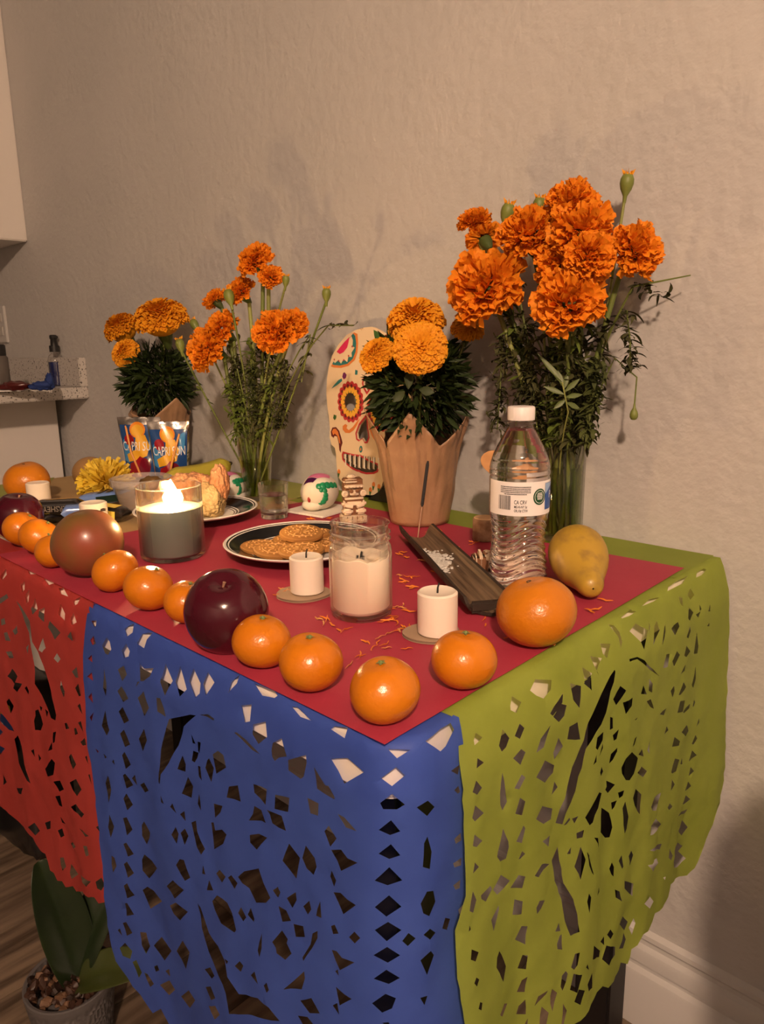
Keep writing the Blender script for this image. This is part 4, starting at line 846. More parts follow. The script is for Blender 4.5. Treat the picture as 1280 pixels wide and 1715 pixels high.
MB().add(V, [q[::-1] for q in F]).build('inner_face', BAMB, t, smooth=60)
n = nl*na; rim = [(i*na, (i+1)*na, n+(i+1)*na, n+i*na) for i in range(nl-1)]+[(i*na+na-1, n+i*na+na-1, n+(i+1)*na+na-1, (i+1)*na+na-1) for i in range(nl-1)]
ends = [(k, k+1, n+k+1, n+k) for k in range(na-1)]+[((nl-1)*na+k+1, (nl-1)*na+k, n+(nl-1)*na+k, n+(nl-1)*na+k+1) for k in range(na-1)]
MB().add(V+V2, [tuple(n+j for j in q) for q in F]+rim+ends).build('bark', BARK, t, smooth=50)
MB().box((L_*.985, 0, .009), (.005, W_*1.6, .013)).build('node_wall', BARK, t, bevel=.003)
rn = random.Random(4); ash = MB()
for k in range(320):
    f = rn.gauss(.40, .065); yy = rn.gauss(-.003, .0070); yy = max(-.018, min(.018, yy)); zz = .0235-.0185*math.sqrt(max(0, 1-(yy/W_)**2))
    q = rn.uniform(.0012, .0034); ash.box((L_*f, yy, zz+q*.2), (q*1.6, q, q*.6), rn.uniform(0, 3))
tag(ash.build('ash', mat('white_ash', (.66, .64, .60), .9), t, smooth=0), kind='stuff')
S0 = onz(700, 900, TZ+.012); tp = CAM+ray(717, 772)*((S0-CAM).dot(FW)/1.0)
t = thing('incense_stick', 'thin incense stick with charred black top standing in the trough', 'incense stick', S0)
v = tp-S0
MB().tube([(0, 0, 0), v*.42], .0009, 6).build('bare_stick', mat('bamboo_stick', (.40, .22, .14), .6), t)
MB().tube([v*.40, v*.43, v*.95, v*1.0], [.0009, .0022, .0024, .0012], 8).build('charred_paste', mat('charred', (.02, .018, .02), .9, bump=(300, .5, .001)), t)

# log slice and wooden heart plaque behind the bottle
P = onz(812, 903, TZ)
t = thing('log_stump', 'short bark covered log stump behind the water bottle', 'log', P)
MB().lathe([(.0165, 0), (.0175, .002), (.0172, .030), (.0165, .0315)], 28, lambda r, z, a: (r*(1+.03*math.sin(5*a)+.02*math.sin(11*a)), z)).build('bark', mat('log_bark', (.20, .11, .06), .9, .2, (.33, .20, .12), 70, 3, bump=(120, .8, .002)), t, smooth=50)
MB().lathe([(0, .0316), (.0158, .0316), (.0150, .0326), (0, .0326)], 28, cap=False).build('cut_face', mat('log_face', (.72, .47, .26), .7), t, weld=True)
P = ony(848, 800, -.115)
t = thing('wooden_plaque', 'tan wooden plaque partly hidden behind the water bottle', 'plaque', (P.x, P.y, T+TZ), .35)
WPL = mat('tan_wood', (.62, .33, .14), .55, .3, (.55, .28, .11), 8, 4, stretch=(1, 1, 6))
hp = []
for k in range(40):
    a = 2*PI*k/40; hp.append((.0023*16*math.sin(a)**3, .0023*(13*math.cos(a)-5*math.cos(2*a)-2*math.cos(3*a)-math.cos(4*a))))
MB().prism(hp, -.003, .003, lambda x, y, z: (x, z, .105+y*.8)).build('heart', WPL, t, bevel=.0008, smooth=30)
MB().tube([(0, 0, 0), (0, 0, .068)], .003, 10).build('peg', WPL, t); MB().lathe([(.018, 0), (.018, .005), (.016, .006)], 24).build('foot', WPL, t)

# ================================================================== skull cut-out on the wall
YB = -.030
o0 = ony(612, 690, YB)
ax_t, ax_b = ony(617, 640, YB), ony(605, 770, YB)
axd = (ax_t-ax_b).normalized(); axr = Vector((axd.z, 0, -axd.x))
def sk(cx, cy):                                         # crop point -> board coordinates
    p = ony(540+cx/5.714, 540+cy/5.714, YB)-o0; return (p.dot(axr), p.dot(axd))
t = thing('skull_board', 'cream painted skull cut out standing against the wall', 'skull decoration', o0)
def bd(u, v, off=0): p = axr*u+axd*v; return (p.x, p.y-off, p.z)
shift = -sk(440, 600)[0]
def S(cx, cy): u, v = sk(cx, cy); return (u, v)
u0 = sum(S(a, b)[0] for a, b in [(440, 600), (378, 1210), (370, 1340)])/3
def half(pts): return [(S(a, b)[0]-u0, S(a, b)[1]) for a, b in pts]
def both(pts):
    h = half(pts); return h+[(-a, b) for a, b in h[::-1]]
def bdm(u, v, off=0): return bd(u+u0, v, off)
outl = both([(470, 42), (400, 50), (320, 75), (240, 120), (160, 215), (100, 320), (70, 420), (52, 540), (46, 680), (55, 800), (70, 900), (80, 1000), (78, 1100), (95, 1170), (128, 1200), (138, 1260), (142, 1340), (150, 1420), (168, 1490), (210, 1545), (270, 1590), (330, 1615)])
eye = half([(282, 665), (330, 690), (352, 740), (348, 800), (315, 850), (272, 862), (225, 830), (205, 775), (215, 715), (245, 675)])
eyeR = [(-a, b) for a, b in eye[::-1]]
heart = both([(440, 555), (425, 540), (408, 548), (402, 585), (415, 625)])+half([(436, 662)])
hh = half([(440, 550), (425, 540), (408, 548), (402, 585), (415, 625), (436, 662)]); heart = hh+[(-a, b) for a, b in hh[-2:0:-1]]
nn = half([(430, 905), (365, 985), (338, 1060), (345, 1110), (365, 1125), (392, 1105)]); nose = nn+[(-a, b) for a, b in nn[-2:0:-1]]
teeth = []
for k in range(7):
    a = 205+k*45; yb = 1290+7*k*.6
    q = half([(a+8, 1250+k*6), (a+40, 1256+k*6), (a+38, 1385+min(k, 6)*4-max(0, 3-k)*25), (a+10, 1375+min(k, 6)*4-max(0, 3-k)*25)]); teeth.append(q)
ov, F = cut_sheet(outl, [eye, eyeR, heart, nose]+teeth, .008, .1)
th = .004; nv = len(ov)
o = MB().add([bdm(p.x, p.y, 0) for p in ov], F).build('board', mat('cream_card', (.80, .62, .40), .6, .3), t, smooth=0)
sm = o.modifiers.new('thickness', 'SOLIDIFY'); sm.thickness = th; sm.offset = 0
def flat(off): return lambda u, v: bdm(u, v, th/2+off)
PR = mat('skull_red', (.50, .035, .04), .5); PD = mat('skull_maroon', (.14, .02, .02), .5); PY = mat('skull_yellow', (.85, .45, .05), .5); PT = mat('skull_teal', (.03, .20, .20), .5); PP = mat('skull_pink', (.70, .03, .12), .5); PO = mat('skull_orange', (.72, .22, .05), .5); PG = mat('skull_green', (.05, .13, .03), .5); PV = mat('skull_purple', (.16, .02, .12), .5)
def ring(name, c, rx, ry, lob, m, hole, off, amp=.1):
    n = lob*8; P_ = [(c[0]+rx*(1-amp/2+amp*abs(math.sin(lob*2*PI*k/n/2)))*math.cos(2*PI*k/n), c[1]+ry*(1-amp/2+amp*abs(math.sin(lob*2*PI*k/n/2)))*math.sin(2*PI*k/n)) for k in range(n)]
    return decal(name, P_, flat(off), m, t, .006, [hole])
for sgn in (1, -1):
    cc = half([(278, 760)])[0]; cc = (cc[0]*sgn, cc[1]); ex = abs(half([(155, 760)])[0][0]-half([(400, 760)])[0][0])/2; ey = abs(half([(278, 560)])[0][1]-half([(278, 945)])[0][1])/2
    hole = circ(cc[0], cc[1], ex*.45, 24, ey*.45)
    ring('eye_border', cc, ex, ey, 18, PR, hole, .0004); ring('eye_yellow', cc, ex*.74, ey*.74, 16, PY, circ(cc[0], cc[1], ex*.46, 24, ey*.46), .0008, .15)
    mb = MB()
    for k in range(18):
        a = 2*PI*(k+.5)/18; c = (cc[0]+ex*.82*math.cos(a), cc[1]+ey*.82*math.sin(a))
        pl = circ(c[0], c[1], ex*.085, 8, ey*.085); n0 = len(mb.v); mb.add([bdm(x, y, th/2+.0011) for x, y in pl], [tuple(range(8))])
    mb.build('eye_dots', PD, t, smooth=0)
    mb = MB()
    for k in range(16):
        a = 2*PI*k/16; q = [(cc[0]+ex*f*math.cos(a+d), cc[1]+ey*f*math.sin(a+d)) for f, d in ((.45, -.07), (.45, .07), (.60, 0))]; mb.add([bdm(x, y, th/2+.0012) for x, y in q], [(0, 1, 2)])
    mb.build('eye_lashes', PG, t, smooth=0)
    def MR(pts): return [(a*sgn, b) for a, b in half(pts)]
    decal('brow_orange', MR([(312, 95), (345, 110), (352, 200), (345, 290), (320, 360), (260, 415), (190, 435), (120, 432), (90, 420), (160, 300), (240, 180)]), flat(.0003), PO, t)
    decal('brow_teal', MR([(305, 105), (325, 130), (335, 200), (328, 280), (300, 350), (250, 395), (180, 412), (115, 405), (105, 395), (170, 300), (240, 190)]), flat(.0006), PT, t)
    decal('brow_cream', MR([(290, 130), (305, 170), (300, 230), (322, 240), (290, 290), (295, 330), (260, 330), (250, 380), (215, 350), (190, 395), (165, 360), (130, 390), (120, 370), (160, 300), (230, 200)]), flat(.0009), MATS['cream_card'], t)
    decal('brow_pink', MR([(272, 140), (262, 195), (250, 240), (215, 285), (180, 303), (150, 280), (180, 240), (225, 185)]), flat(.0012), PP, t)
    mb = MB()
    for a, b in [(298, 230), (264, 320), (218, 360), (170, 368), (127, 355)]:
        pl = circ(*MR([(a, b)])[0], .0018, 8); mb.add([bdm(x, y, th/2+.0013) for x, y in pl], [tuple(range(8))])
    mb.build('brow_dots', PR, t, smooth=0)
    decal('purple_petal', MR([(222, 475), (242, 500), (235, 530), (215, 545), (200, 520), (208, 485)]), flat(.0005), PV, t)
    decal('teal_sprig', MR([(195, 535), (200, 560), (150, 600), (95, 635), (120, 600), (165, 550)]), flat(.0005), PT, t)
    decal('green_leaf', MR([(120, 880), (145, 890), (143, 915), (128, 935), (113, 915)]), flat(.0005), PG, t)
    decal('grey_petal', MR([(325, 452), (348, 460), (345, 500), (322, 500)]), flat(.0005), PT, t)
    decal('cheek_scroll', MR([(370, 920), (340, 985), (310, 1030), (270, 1058), (230, 1055), (205, 1025), (205, 990), (230, 970), (250, 985), (240, 1010), (262, 1030), (300, 1000), (345, 940)]), flat(.0005), PO, t)
    decal('side_paisley', MR([(90, 1045), (105, 1005), (140, 1000), (170, 1035), (190, 1100), (203, 1150), (190, 1190), (185, 1245), (172, 1220), (165, 1150), (150, 1090), (125, 1085), (118, 1105), (95, 1085)]), flat(.0004), PD, t)
    decal('side_paisley_fill', MR([(102, 1045), (115, 1018), (138, 1015), (160, 1045), (178, 1110), (183, 1160), (172, 1150), (155, 1085), (128, 1062), (115, 1078)]), flat(.0007), PO, t)
    for q in [(168, 1428), (232, 1510), (500, 1550) if sgn > 0 else (340, 1500)]:
        c = MR([q])[0]; decal('orange_bud', circ(c[0], c[1], .004, 12, .0052), flat(.0005), PO, t); decal('bud_calyx', [(c[0]-.003, c[1]-.003), (c[0]+.003, c[1]-.003), (c[0]+.001, c[1]-.0105), (c[0]-.001, c[1]-.0105)], flat(.0008), PG, t)
def outline_of(name, P_, k, m, off):
    cx = sum(p[0] for p in P_)/len(P_); cy = sum(p[1] for p in P_)/len(P_)
    big = [(cx+(x-cx)*k, cy+(y-cy)*k) for x, y in P_]; decal(name, big, flat(off), m, t, .006, [P_])
outline_of('heart_border', heart, 1.38, PR, .0005); outline_of('nose_border', nose, 1.22, PR, .0005)
mo = both([(385, 1268), (300, 1258), (230, 1240), (205, 1232), (195, 1265), (200, 1310), (230, 1350), (290, 1400), (340, 1425), (375, 1432)])
mi = both([(385, 1285), (300, 1274), (225, 1252), (208, 1262), (212, 1305), (245, 1345), (300, 1388), (345, 1408), (375, 1413)])
decal('mouth_border', mo, flat(.0005), PR, t, .006, [mi])
decal('mouth_dark', mi, flat(.0004), mat('mouth_brown', (.05, .035, .02), .6), t, .006, teeth)
mb = MB()
for k in range(8):
    a = 228+k*45
    q = half([(a, 1256+k*5), (a+12, 1258+k*5), (a+12, 1372+min(k, 5)*7), (a, 1368+min(k, 5)*7)]); mb.add([bdm(x, y, th/2+.0008) for x, y in q], [(3, 2, 1, 0)])
mb.build('teeth', mat('tooth_white', (.78, .72, .62), .5), t, smooth=0)
decal('chin_flower', circ(half([(378, 1212)])[0][0], half([(378, 1212)])[0][1], .0042, 14, .0065), flat(.0005), PT, t); decal('chin_flower_eye', circ(half([(378, 1212)])[0][0], half([(378, 1212)])[0][1], .0018, 10, .003), flat(.0008), PO, t)
decal('forehead_leaf', half([(500, 70), (540, 90), (572, 150), (515, 158), (505, 120)]), flat(.0005), PG, t); decal('forehead_flower', half([(600, 130), (630, 110), (670, 115), (680, 150), (640, 165)]), flat(.0005), PR, t)
MB().box((0, 0, 0), (.07, .004, .11)).build('easel_leg', DARKW, t, bd(u0, sk(380, 1500)[1]-.015, -.012), (.16, 0, 0), smooth=0)
# black foot card to the right of the board
q0 = ony(640, 838, -.034)
tag(MB().prism([(-.045, 0), (.035, 0), (.035, .034), (.02, .04)], -.002, .002, lambda x, y, z: (x, z, y)).build('picture_frame', BP, None, (q0.x+.01, q0.y, T+TZ-.0005), smooth=0), 'black picture frame corner behind the kraft wrapped pot', 'picture frame')
# ================================================================== left cluster: tub, pouches, sweets
P = onz(240, 850, TZ)
R1_, R0 = .052, .036; H = .054
t = thing('plastic_tub', 'cloudy plastic tub of brown food behind the lit candle', 'tub', P, RZ)
MB().lathe([(0, 0), (R0-.002, 0), (R0, .002), (R1_-.003, H-.012), (R1_, H-.0115), (R1_+.001, H), (R1_-.001, H+.0008), (R1_-.0015, H-.009), (R1_-.004, H-.011), (R0-.001, .003), (0, .0012)], 48, cap=False).build('tub', TUB, t, weld=True, smooth=40)
FOOD = mat('brown_stew', (.22, .10, .045), .5, .4, (.38, .19, .09), 40, 4, bump=(60, .8, .004))
MB().lathe([(0, .0015), (R0-.003, .0035), (R0+.004, .024), (R0-.006, .027), (0, .026)], 40, cap=False).build('food', FOOD, t, weld=True)
MB().sphere((.015, .012, .038), (.022, .016, .016), 24, 14, lump).build('food_chunk', mat('dark_stew', (.13, .07, .02), .5), t, smooth=180)

FOIL = mat('silver_foil', (.72, .68, .64), .18, metal=1, bump=(38, .5, .004))
def print_mat(n, c): return mat(n, c, .22, .6, coat=.4)
CB = print_mat('print_blue', (.012, .06, .22)); CB2 = print_mat('print_sky', (.05, .25, .55)); CY = print_mat('print_yellow', (.80, .42, .03)); CO = print_mat('print_orange', (.80, .26, .02)); CR = print_mat('print_red', (.30, .006, .015)); CR2 = print_mat('print_dark_red', (.16, .004, .02))
STRAW = mat('straw_orange', (.72, .30, .06), .4)
def pouch(P, rz, wd, hh, label, seed, txt_shift=0, lean=0, kick=1):
    t = thing('juice_pouch', label, 'juice pouch', P, rz, 'foil juice pouches with straws'); t.rotation_euler = (lean, 0, rz)
    rn = random.Random(seed); ph = rn.uniform(0, 6)
    def half_w(v): return wd*(.40+.10*v)                      # wider at the top
    def depth(u, v):                                         # u -1..1, v 0..1
        return max(0, (1-u*u))**.7*(.021*(1-v)**.75+.0015)*(1 if v < .93 else .4)+.0012*math.sin(9*u+13*v+ph)*(1-u*u)
    def surf(u, v, s, off=0): return (u*half_w(v), -s*(depth(u, v)+off), v*hh)
    for s, nm in ((1, 'front_foil'), (-1, 'back_foil')):
        V = []; F = []; nu, nv = 22, 26
        for j in range(nv+1):
            for i in range(nu+1): V.append(surf(-1+2*i/nu, j/nv, s, .0002))
        F = [(j*(nu+1)+i, j*(nu+1)+i+1, (j+1)*(nu+1)+i+1, (j+1)*(nu+1)+i) for j in range(nv) for i in range(nu)]
        if s < 0: F = [f[::-1] for f in F]
        MB().add(V, F).build(nm, FOIL, t, smooth=80)
    def pf(off):                                             # print coordinates: x -50..50, y 0..100
        def f(x, y):
            u = max(-1, min(1, x/50)); v = max(0, min(1, y/100)); return surf(u, v, 1, .0004+off)
        return f
    G_ = 4
    decal('print_blue', [(-45, 4), (44, 4), (46, 88), (-46, 88)], pf(0), CB, t, G_)
    decal('print_sky_left', [(-44, 30), (-30, 26), (-22, 45), (-30, 70), (-42, 62)], pf(.0003), CB2, t, G_)
    decal('print_sky_right', [(22, 50), (30, 80), (42, 84), (40, 58), (30, 48)], pf(.0003), CB2, t, G_)
    decal('orange_slice', circ(-2, 80, 19, 18, 13), pf(.0004), CO, t, G_); decal('orange_slice_flesh', circ(-2, 79, 15, 18, 9.5), pf(.0006), CY, t, G_)
    decal('red_berry', circ(-24, 64, 13, 14, 9), pf(.0006), CR, t, G_)
    decal('yellow_fruit', [(-6, 70), (16, 72), (26, 55), (20, 38), (-4, 32), (-30, 28), (-34, 40), (-10, 48)], pf(.0007), CY, t, G_)
    decal('red_fruit', [(-34, 4), (22, 4), (26, 22), (14, 34), (2, 38), (-10, 30), (-26, 26)], pf(.0009), CR, t, G_); decal('dark_red_fruit', circ(14, 20, 15, 16, 15), pf(.0011), CR2, t, G_)
    text_decal('pouch_lettering', 'CAPRI SUN', 21, pf(.0013), WHITE, t, 0, (0+txt_shift, 53), .82)
    a = (-.30*wd, -.004, .86*hh); b = (.06*wd, -.030, .06*hh)
    if kick < 0: a = (.26*wd, -.006, .80*hh); b = (-.02*wd, -.030, .08*hh)
    MB().tube([a, ((a[0]+b[0])/2, min(a[1], b[1])+.001, (a[2]+b[2])/2), b], .0022, 8).build('straw', STRAW, t)
P = onz(243, 799, TZ); pouch(P, RZ-.12, .098, .132, 'foil juice pouch on the left with its straw slanting right', 1, 0, .05, 1)
P = onz(290, 808, TZ); pouch(P, RZ+.05, .086, .128, 'foil juice pouch on the right with its straw slanting left', 2, 0, .04, -1)

# wrapped sweets
WB = mat('black_wrapper', (.012, .010, .010), .25, .6, coat=.5); WBL = mat('blue_wrapper', (.13, .22, .50), .3, .5, coat=.4); WGN = mat('dark_green_wrapper', (.008, .022, .016), .3, coat=.3); WYL = mat('yellow_print', (.78, .58, .10), .4); WSV = mat('silver_print', (.40, .35, .30), .3, metal=.6)
def sweet(P, rz, L_, W, Hh, m, label, tilt=0, wave=0):
    t = thing('wrapped_sweet', label, 'wrapped sweet', P, rz, 'wrapped sweets in front of the tub'); t.rotation_euler = (0, tilt, rz)
    V = []; F = []; nx, na = 20, 16
    for i in range(nx+1):
        f = i/nx; x = (f-.5)*L_; e = min(1, min(f, 1-f)/.16); fl = e**.7
        for k in range(na):
            a = 2*PI*k/na; cx = abs(math.cos(a))**.6*(1 if math.cos(a) > 0 else -1); sx = abs(math.sin(a))**.6*(1 if math.sin(a) > 0 else -1)
            V.append((x, cx*W/2*(1+.10*(1-fl)), Hh/2+sx*(Hh/2*fl+.0008)+wave*math.sin(f*7)*.002))
    F = [(i*na+k, i*na+(k+1) % na, (i+1)*na+(k+1) % na, (i+1)*na+k) for i in range(nx) for k in range(na)]+[tuple(range(na))[::-1], tuple(nx*na+k for k in range(na))]
    MB().add(V, F).build('wrapper', m, t, smooth=50)
    def top(x, y): return (x, y, Hh+.0013+wave*math.sin((x/L_+.5)*7)*.002)
    def side(x, y): return (x, -W/2-.0014, Hh/2+y)
    return t, top, side
P = onz(100, 861, TZ+.011)
t, top, side = sweet(P, RZ+.10, .085, .036, .024, WB, 'black wrapped chocolate bar with upside down silver lettering')
text_decal('bar_lettering', "HERSHEY'S", .0125, lambda x, y: side(x, y), WSV, t, PI, (0, .001), .85, bold=.0002)
decal('gold_flash', [(-.02, -.006), (.03, .004), (.035, .010), (-.01, .001)], top, mat('gold_print', (.62, .34, .06), .35), t)
P = onz(176, 842, TZ+.006); t, top, side = sweet(P, RZ-.1, .10, .036, .020, WBL, 'blue and dark green wrapped sweet leaning by the tub', -.12)
for k in range(3): decal('dark_stripe', [(-.005+.017*k, -.017), (.004+.017*k, -.017), (.010+.017*k, .017), (.001+.017*k, .017)], top, WGN, t)
decal('dark_side', [(-.005, -.007), (.046, -.007), (.046, .005), (-.005, .005)], side, WGN, t)
P = onz(130, 866, TZ+.010); t, top, side = sweet(P, RZ+.3, .045, .030, .020, WBL, 'short light blue wrapped sweet beside the candle behind the mango', .0)
P = onz(190, 868, TZ+.004); t, top, side = sweet(P, RZ-.2, .050, .03, .020, WB, 'small black sweet with yellow lettered patch behind the mango', .1)
decal('yellow_patch', [(-.020, -.007), (.012, -.007), (.012, .006), (-.020, .006)], side, WYL, t); text_decal('patch_lettering', 'EK', .012, lambda x, y: (side(x, y)[0], side(x, y)[1]-.0004, side(x, y)[2]), BLACK, t, PI/2*0, (-.004, -.0005), .9, bold=.0003)
decal('yellow_top', [(-.018, -.012), (.010, -.012), (.010, .010), (-.018, .010)], top, WYL, t)
P = onz(92, 872, TZ); t, top, side = sweet(P, RZ+.9, .06, .030, .015, WB, 'black wrapped sweet beside the left dark apple')
decal('yellow_corner', [(-.02, -.013), (-.008, -.013), (-.012, .013), (-.022, .013)], top, WYL, t)
# yellow pompon flower lying on the sweets
def strip_petals(n, R, seed, ln=.34, wd=.055, up=.25):
    rn = random.Random(seed); mb = MB()
    for k in range(n):
        a = rn.uniform(0, 2*PI); el = math.asin(rn.uniform(-.15, 1)); d = Vector((math.cos(a)*math.cos(el), math.sin(a)*math.cos(el), math.sin(el)))
        s = d.orthogonal().normalized(); s.rotate(Matrix.Rotation(rn.uniform(0, 6.28), 3, d)); b = d.cross(s); cv = rn.uniform(-.25, .25)*R; w_ = wd*R*rn.uniform(.7, 1.3)
        r0 = .25*R; r1 = R*rn.uniform(.82, 1.06); pts = []
        for f in (0, .35, .7, 1): 
            c = d*(r0+(r1-r0)*f)+b*(cv*f*f)+Vector((0, 0, -.06*R*f*f)); ww = w_*(1.0 if f < .9 else .75); lift = b*(w_*.5)
            pts += [c-s*ww, c+lift*.5, c+s*ww]
        mb.add(pts, [(3*i+j, 3*i+j+1, 3*i+j+4, 3*i+j+3) for i in range(3) for j in range(2)])
    return mb
P = onz(186, 842, TZ)
YEL = mat('yellow_petal', (.80, .58, .05), .6, .2, (.85, .64, .10), 20, 2, transl=.25)
t = thing('yellow_chrysanthemum', 'shaggy bright yellow flower head lying beside the tub', 'flower', (P.x-.03, P.y+.01, T+TZ+.012), RZ)
o = strip_petals(330, .053, 5, wd=.075).build('petals', YEL, t, (0, 0, .018), (.5, -.2, 0), smooth=80); o['kind'] = 'stuff'
MB().sphere((0, 0, .016), .012, 16, 10).build('flower_base', CALYX, t)

# ================================================================== water bottle
P = onz(866, 981, TZ)
bz = RZ+.0
t = thing('water_bottle', 'full clear plastic water bottle with white cap and printed label', 'bottle', P, bz)
BS = 1.0; RB = .0335
def rip(r, z, a):
    if .006 < z < .087:
        e = min(1, (z-.006)/.01, (.087-z)/.01); w_ = z+.0045*math.sin(a*2+.8)+.0025*math.sin(a*3+2)
        r = r*(1+.030*e*math.sin(2*PI*w_/.0082))
    return r, z
bp = []
key = [(0, .001), (.012, .0035), (.020, .002), (.027, 0), (.0305, .002), (.0325, .007), (.0330, .015), (.0318, .03), (.0298, .048), (.0294, .062), (.0306, .077), (.0328, .087), (.0333, .0885), (.0333, .1275), (.0325, .1295), (.0325, .1305), (.0335, .1315), (.0335, .1350), (.0327, .1362), (.0327, .1372), (.0334, .138), (.0324, .144), (.0296, .153), (.0255, .162), (.0205, .1715), (.0160, .1795), (.0134, .1835), (.0128, .187)]
for (r0, z0), (r1, z1) in zip(key, key[1:]):
    m_ = max(1, int(abs(z1-z0)/.0011))
    for k in range(m_): bp.append((r0+(r1-r0)*k/m_, z0+(z1-z0)*k/m_))
bp.append(key[-1])
MB().lathe(bp, 96, rip, cap=False).build('bottle_wall', PLASTIC, t, weld=True, smooth=180)
wp = [(max(0, r-.0007), z+(.0007 if z < .01 else 0)) for r, z in bp if z < .181]+[(0, .1805)]
MB().lathe(wp, 96, rip, cap=False).build('water', WATER, t, weld=True, smooth=180)
MB().lathe([(.0128, .186), (.0162, .1865), (.0162, .1885), (.0128, .189), (.0128, .192)], 40, cap=False).build('neck_ring', PLASTIC, t)
def kn(r, z, a): return (r*(1+.012*(1 if int(a*48/PI) % 2 else 0)) if r > .014 else r, z)
CAPM = mat('white_cap', (.80, .74, .72), .4, sss=.1)
MB().lathe([(0, .1905), (.0146, .1905), (.0148, .192), (.0148, .2035), (.0138, .205), (0, .205)], 96, kn, cap=False).build('cap', CAPM, t, weld=True, smooth=40)
LZ0, LZ1 = .0895, .1268; RL = .03352
LAB = mat('label_white', (.82, .78, .76), .45, .3)
PXM = .066/880.
def lab(off):
    def f(x, z):                                         # x: arc length from the side facing the picture
        a = x/RL-PI/2; r = RL+off; return (r*math.cos(a), r*math.sin(a), z)
    return f
def LX(cx): s = max(-.985, min(.985, (cx-525)*PXM/RL)); return math.asin(s)*RL
def LZ(cy, cx=525): return LZ1-.0008-((cy-1050+(cx-525)*.0)*PXM*.98)
decal('label', [(-.047, LZ0), (.095, LZ0), (.095, LZ1), (-.047, LZ1)], lab(0), LAB, t, .004)
bl = mat('label_blue', (.02, .09, .36), .4); bl2 = mat('label_sky', (.30, .45, .70), .4); gr = mat('label_green', (.006, .06, .018), .4)
x0 = LX(835)
decal('blue_panel', [(x0, LZ(1475)), (x0+.05, LZ(1475)), (x0+.05, LZ(1075)), (x0, LZ(1075))], lab(.0002), bl, t, .003)
decal('sky_panel', [(x0+.0004, LZ(1240)), (x0+.010, LZ(1150)), (x0+.022, LZ(1110)), (x0+.022, LZ(1080)), (x0+.0004, LZ(1080))], lab(.0003), bl2, t, .003)
text_decal('panel_lettering', 'Pure Life', .0115, lab(.0004), WHITE, t, 0, (LX(905), LZ(1265)), .9, 'LEFT')
gc = (LX(745), LZ(1265)); decal('green_seal', circ(*gc, .0082, 28, .0090), lab(.0004), gr, t, .002)
decal('seal_ring', circ(*gc, .0066, 28, .0072), lab(.0005), WHITE, t, .002, [circ(*gc, .0061, 28, .0067)]); 
for k in range(5): decal('seal_line', [(gc[0]-.004+.0004*abs(k-2), gc[1]+.0035-k*.0016), (gc[0]+.004-.0004*abs(k-2), gc[1]+.0035-k*.0016), (gc[0]+.004-.0004*abs(k-2), gc[1]+.0043-k*.0016), (gc[0]-.004+.0004*abs(k-2), gc[1]+.0043-k*.0016)], lab(.0006), WHITE, t, .002)
rn = random.Random(9)
for k in range(5):
    mb = MB(); x = LX(200+6*(k == 4)*7); xe = LX(608-10*(k == 4)*6); z = LZ(1112+k*27)
    while x < xe:
        w_ = rn.uniform(.0006, .0016); q = [lab(.0002)(a, b) for a, b in [(x, z-.00055), (min(x+w_, xe), z-.00055), (min(x+w_, xe), z+.00055), (x, z+.00055)]]; mb.add(q, [(0, 1, 2, 3)]); x += w_+.00035
    mb.build('fine_print', BLACK, t, smooth=0)
mb = MB(); x = LX(178)
while x < LX(322):
    w_ = rn.choice([.0002, .0004, .0006]); mb.add([lab(.0002)(a, b) for a, b in [(x, LZ(1455)), (x+w_, LZ(1455)), (x+w_, LZ(1242)), (x, LZ(1242))]], [(0, 1, 2, 3)]); x += w_+rn.choice([.00025, .00045])
mb.build('barcode', BLACK, t, smooth=0)
text_decal('deposit_print', 'CA CRV', .0062, lab(.0002), BLACK, t, 0, (LX(372), LZ(1340)), .62, 'LEFT', bold=.00008)
text_decal('deposit_print', 'ME-HI-NY 5¢', .0041, lab(.0002), BLACK, t, 0, (LX(374), LZ(1408)), .62, 'LEFT', bold=.00008)
text_decal('deposit_print', 'OR,10¢ CT/IV', .0041, lab(.0002), BLACK, t, 0, (LX(374), LZ(1466)), .62, 'LEFT', bold=.00008)

# ================================================================== marigolds
def ruffle(R, seed, n=250, flat_=.80, curl=.7):
    """loose carnation-like cut marigold"""
    rn = random.Random(seed); mb = MB(); so = Vector((seed*1.7, seed*.3, 0))
    for k in range(n):
        z = 1-1.30*(k+.5)/n; el = math.asin(max(-1, z)); a = k*2.39996+rn.uniform(-.4, .4)
        d = Vector((math.cos(a)*math.cos(el), math.sin(a)*math.cos(el), math.sin(el)*flat_)).normalized()
        s = Vector((-math.sin(a), math.cos(a), 0)); s.rotate(Matrix.Rotation(rn.uniform(-1.1, 1.1), 3, d)); b = d.cross(s).normalized()
        lumpf = 1+.20*mnoise.noise(d*1.9+so)
        r1 = R*rn.uniform(.80, 1.10)*lumpf*(flat_+(1-flat_)*math.cos(el)); r0 = r1*.45; w_ = R*rn.uniform(.14, .24); cv = rn.uniform(.05, .30)*R*(1 if rn.random() < .7 else -1); pts = []
        ph = rn.uniform(0, 6)
        for i, f in enumerate((0, .55, 1)):
            c = d*(r0+(r1-r0)*f)+b*(cv*f*f*curl)
            for j in range(5):
                u = (j-2)/2; ww = w_*(.35+.65*f); rf = .075*R*f*math.sin(j*2.6+ph); pts.append(c+s*(u*ww)+b*(rf)-d*(u*u*.08*R*f)+d*(rn.uniform(-.05, .06)*R*(f > .9)))
        mb.add(pts, [(5*i+j, 5*i+j+1, 5*i+j+6, 5*i+j+5) for i in range(2) for j in range(4)])
    return mb
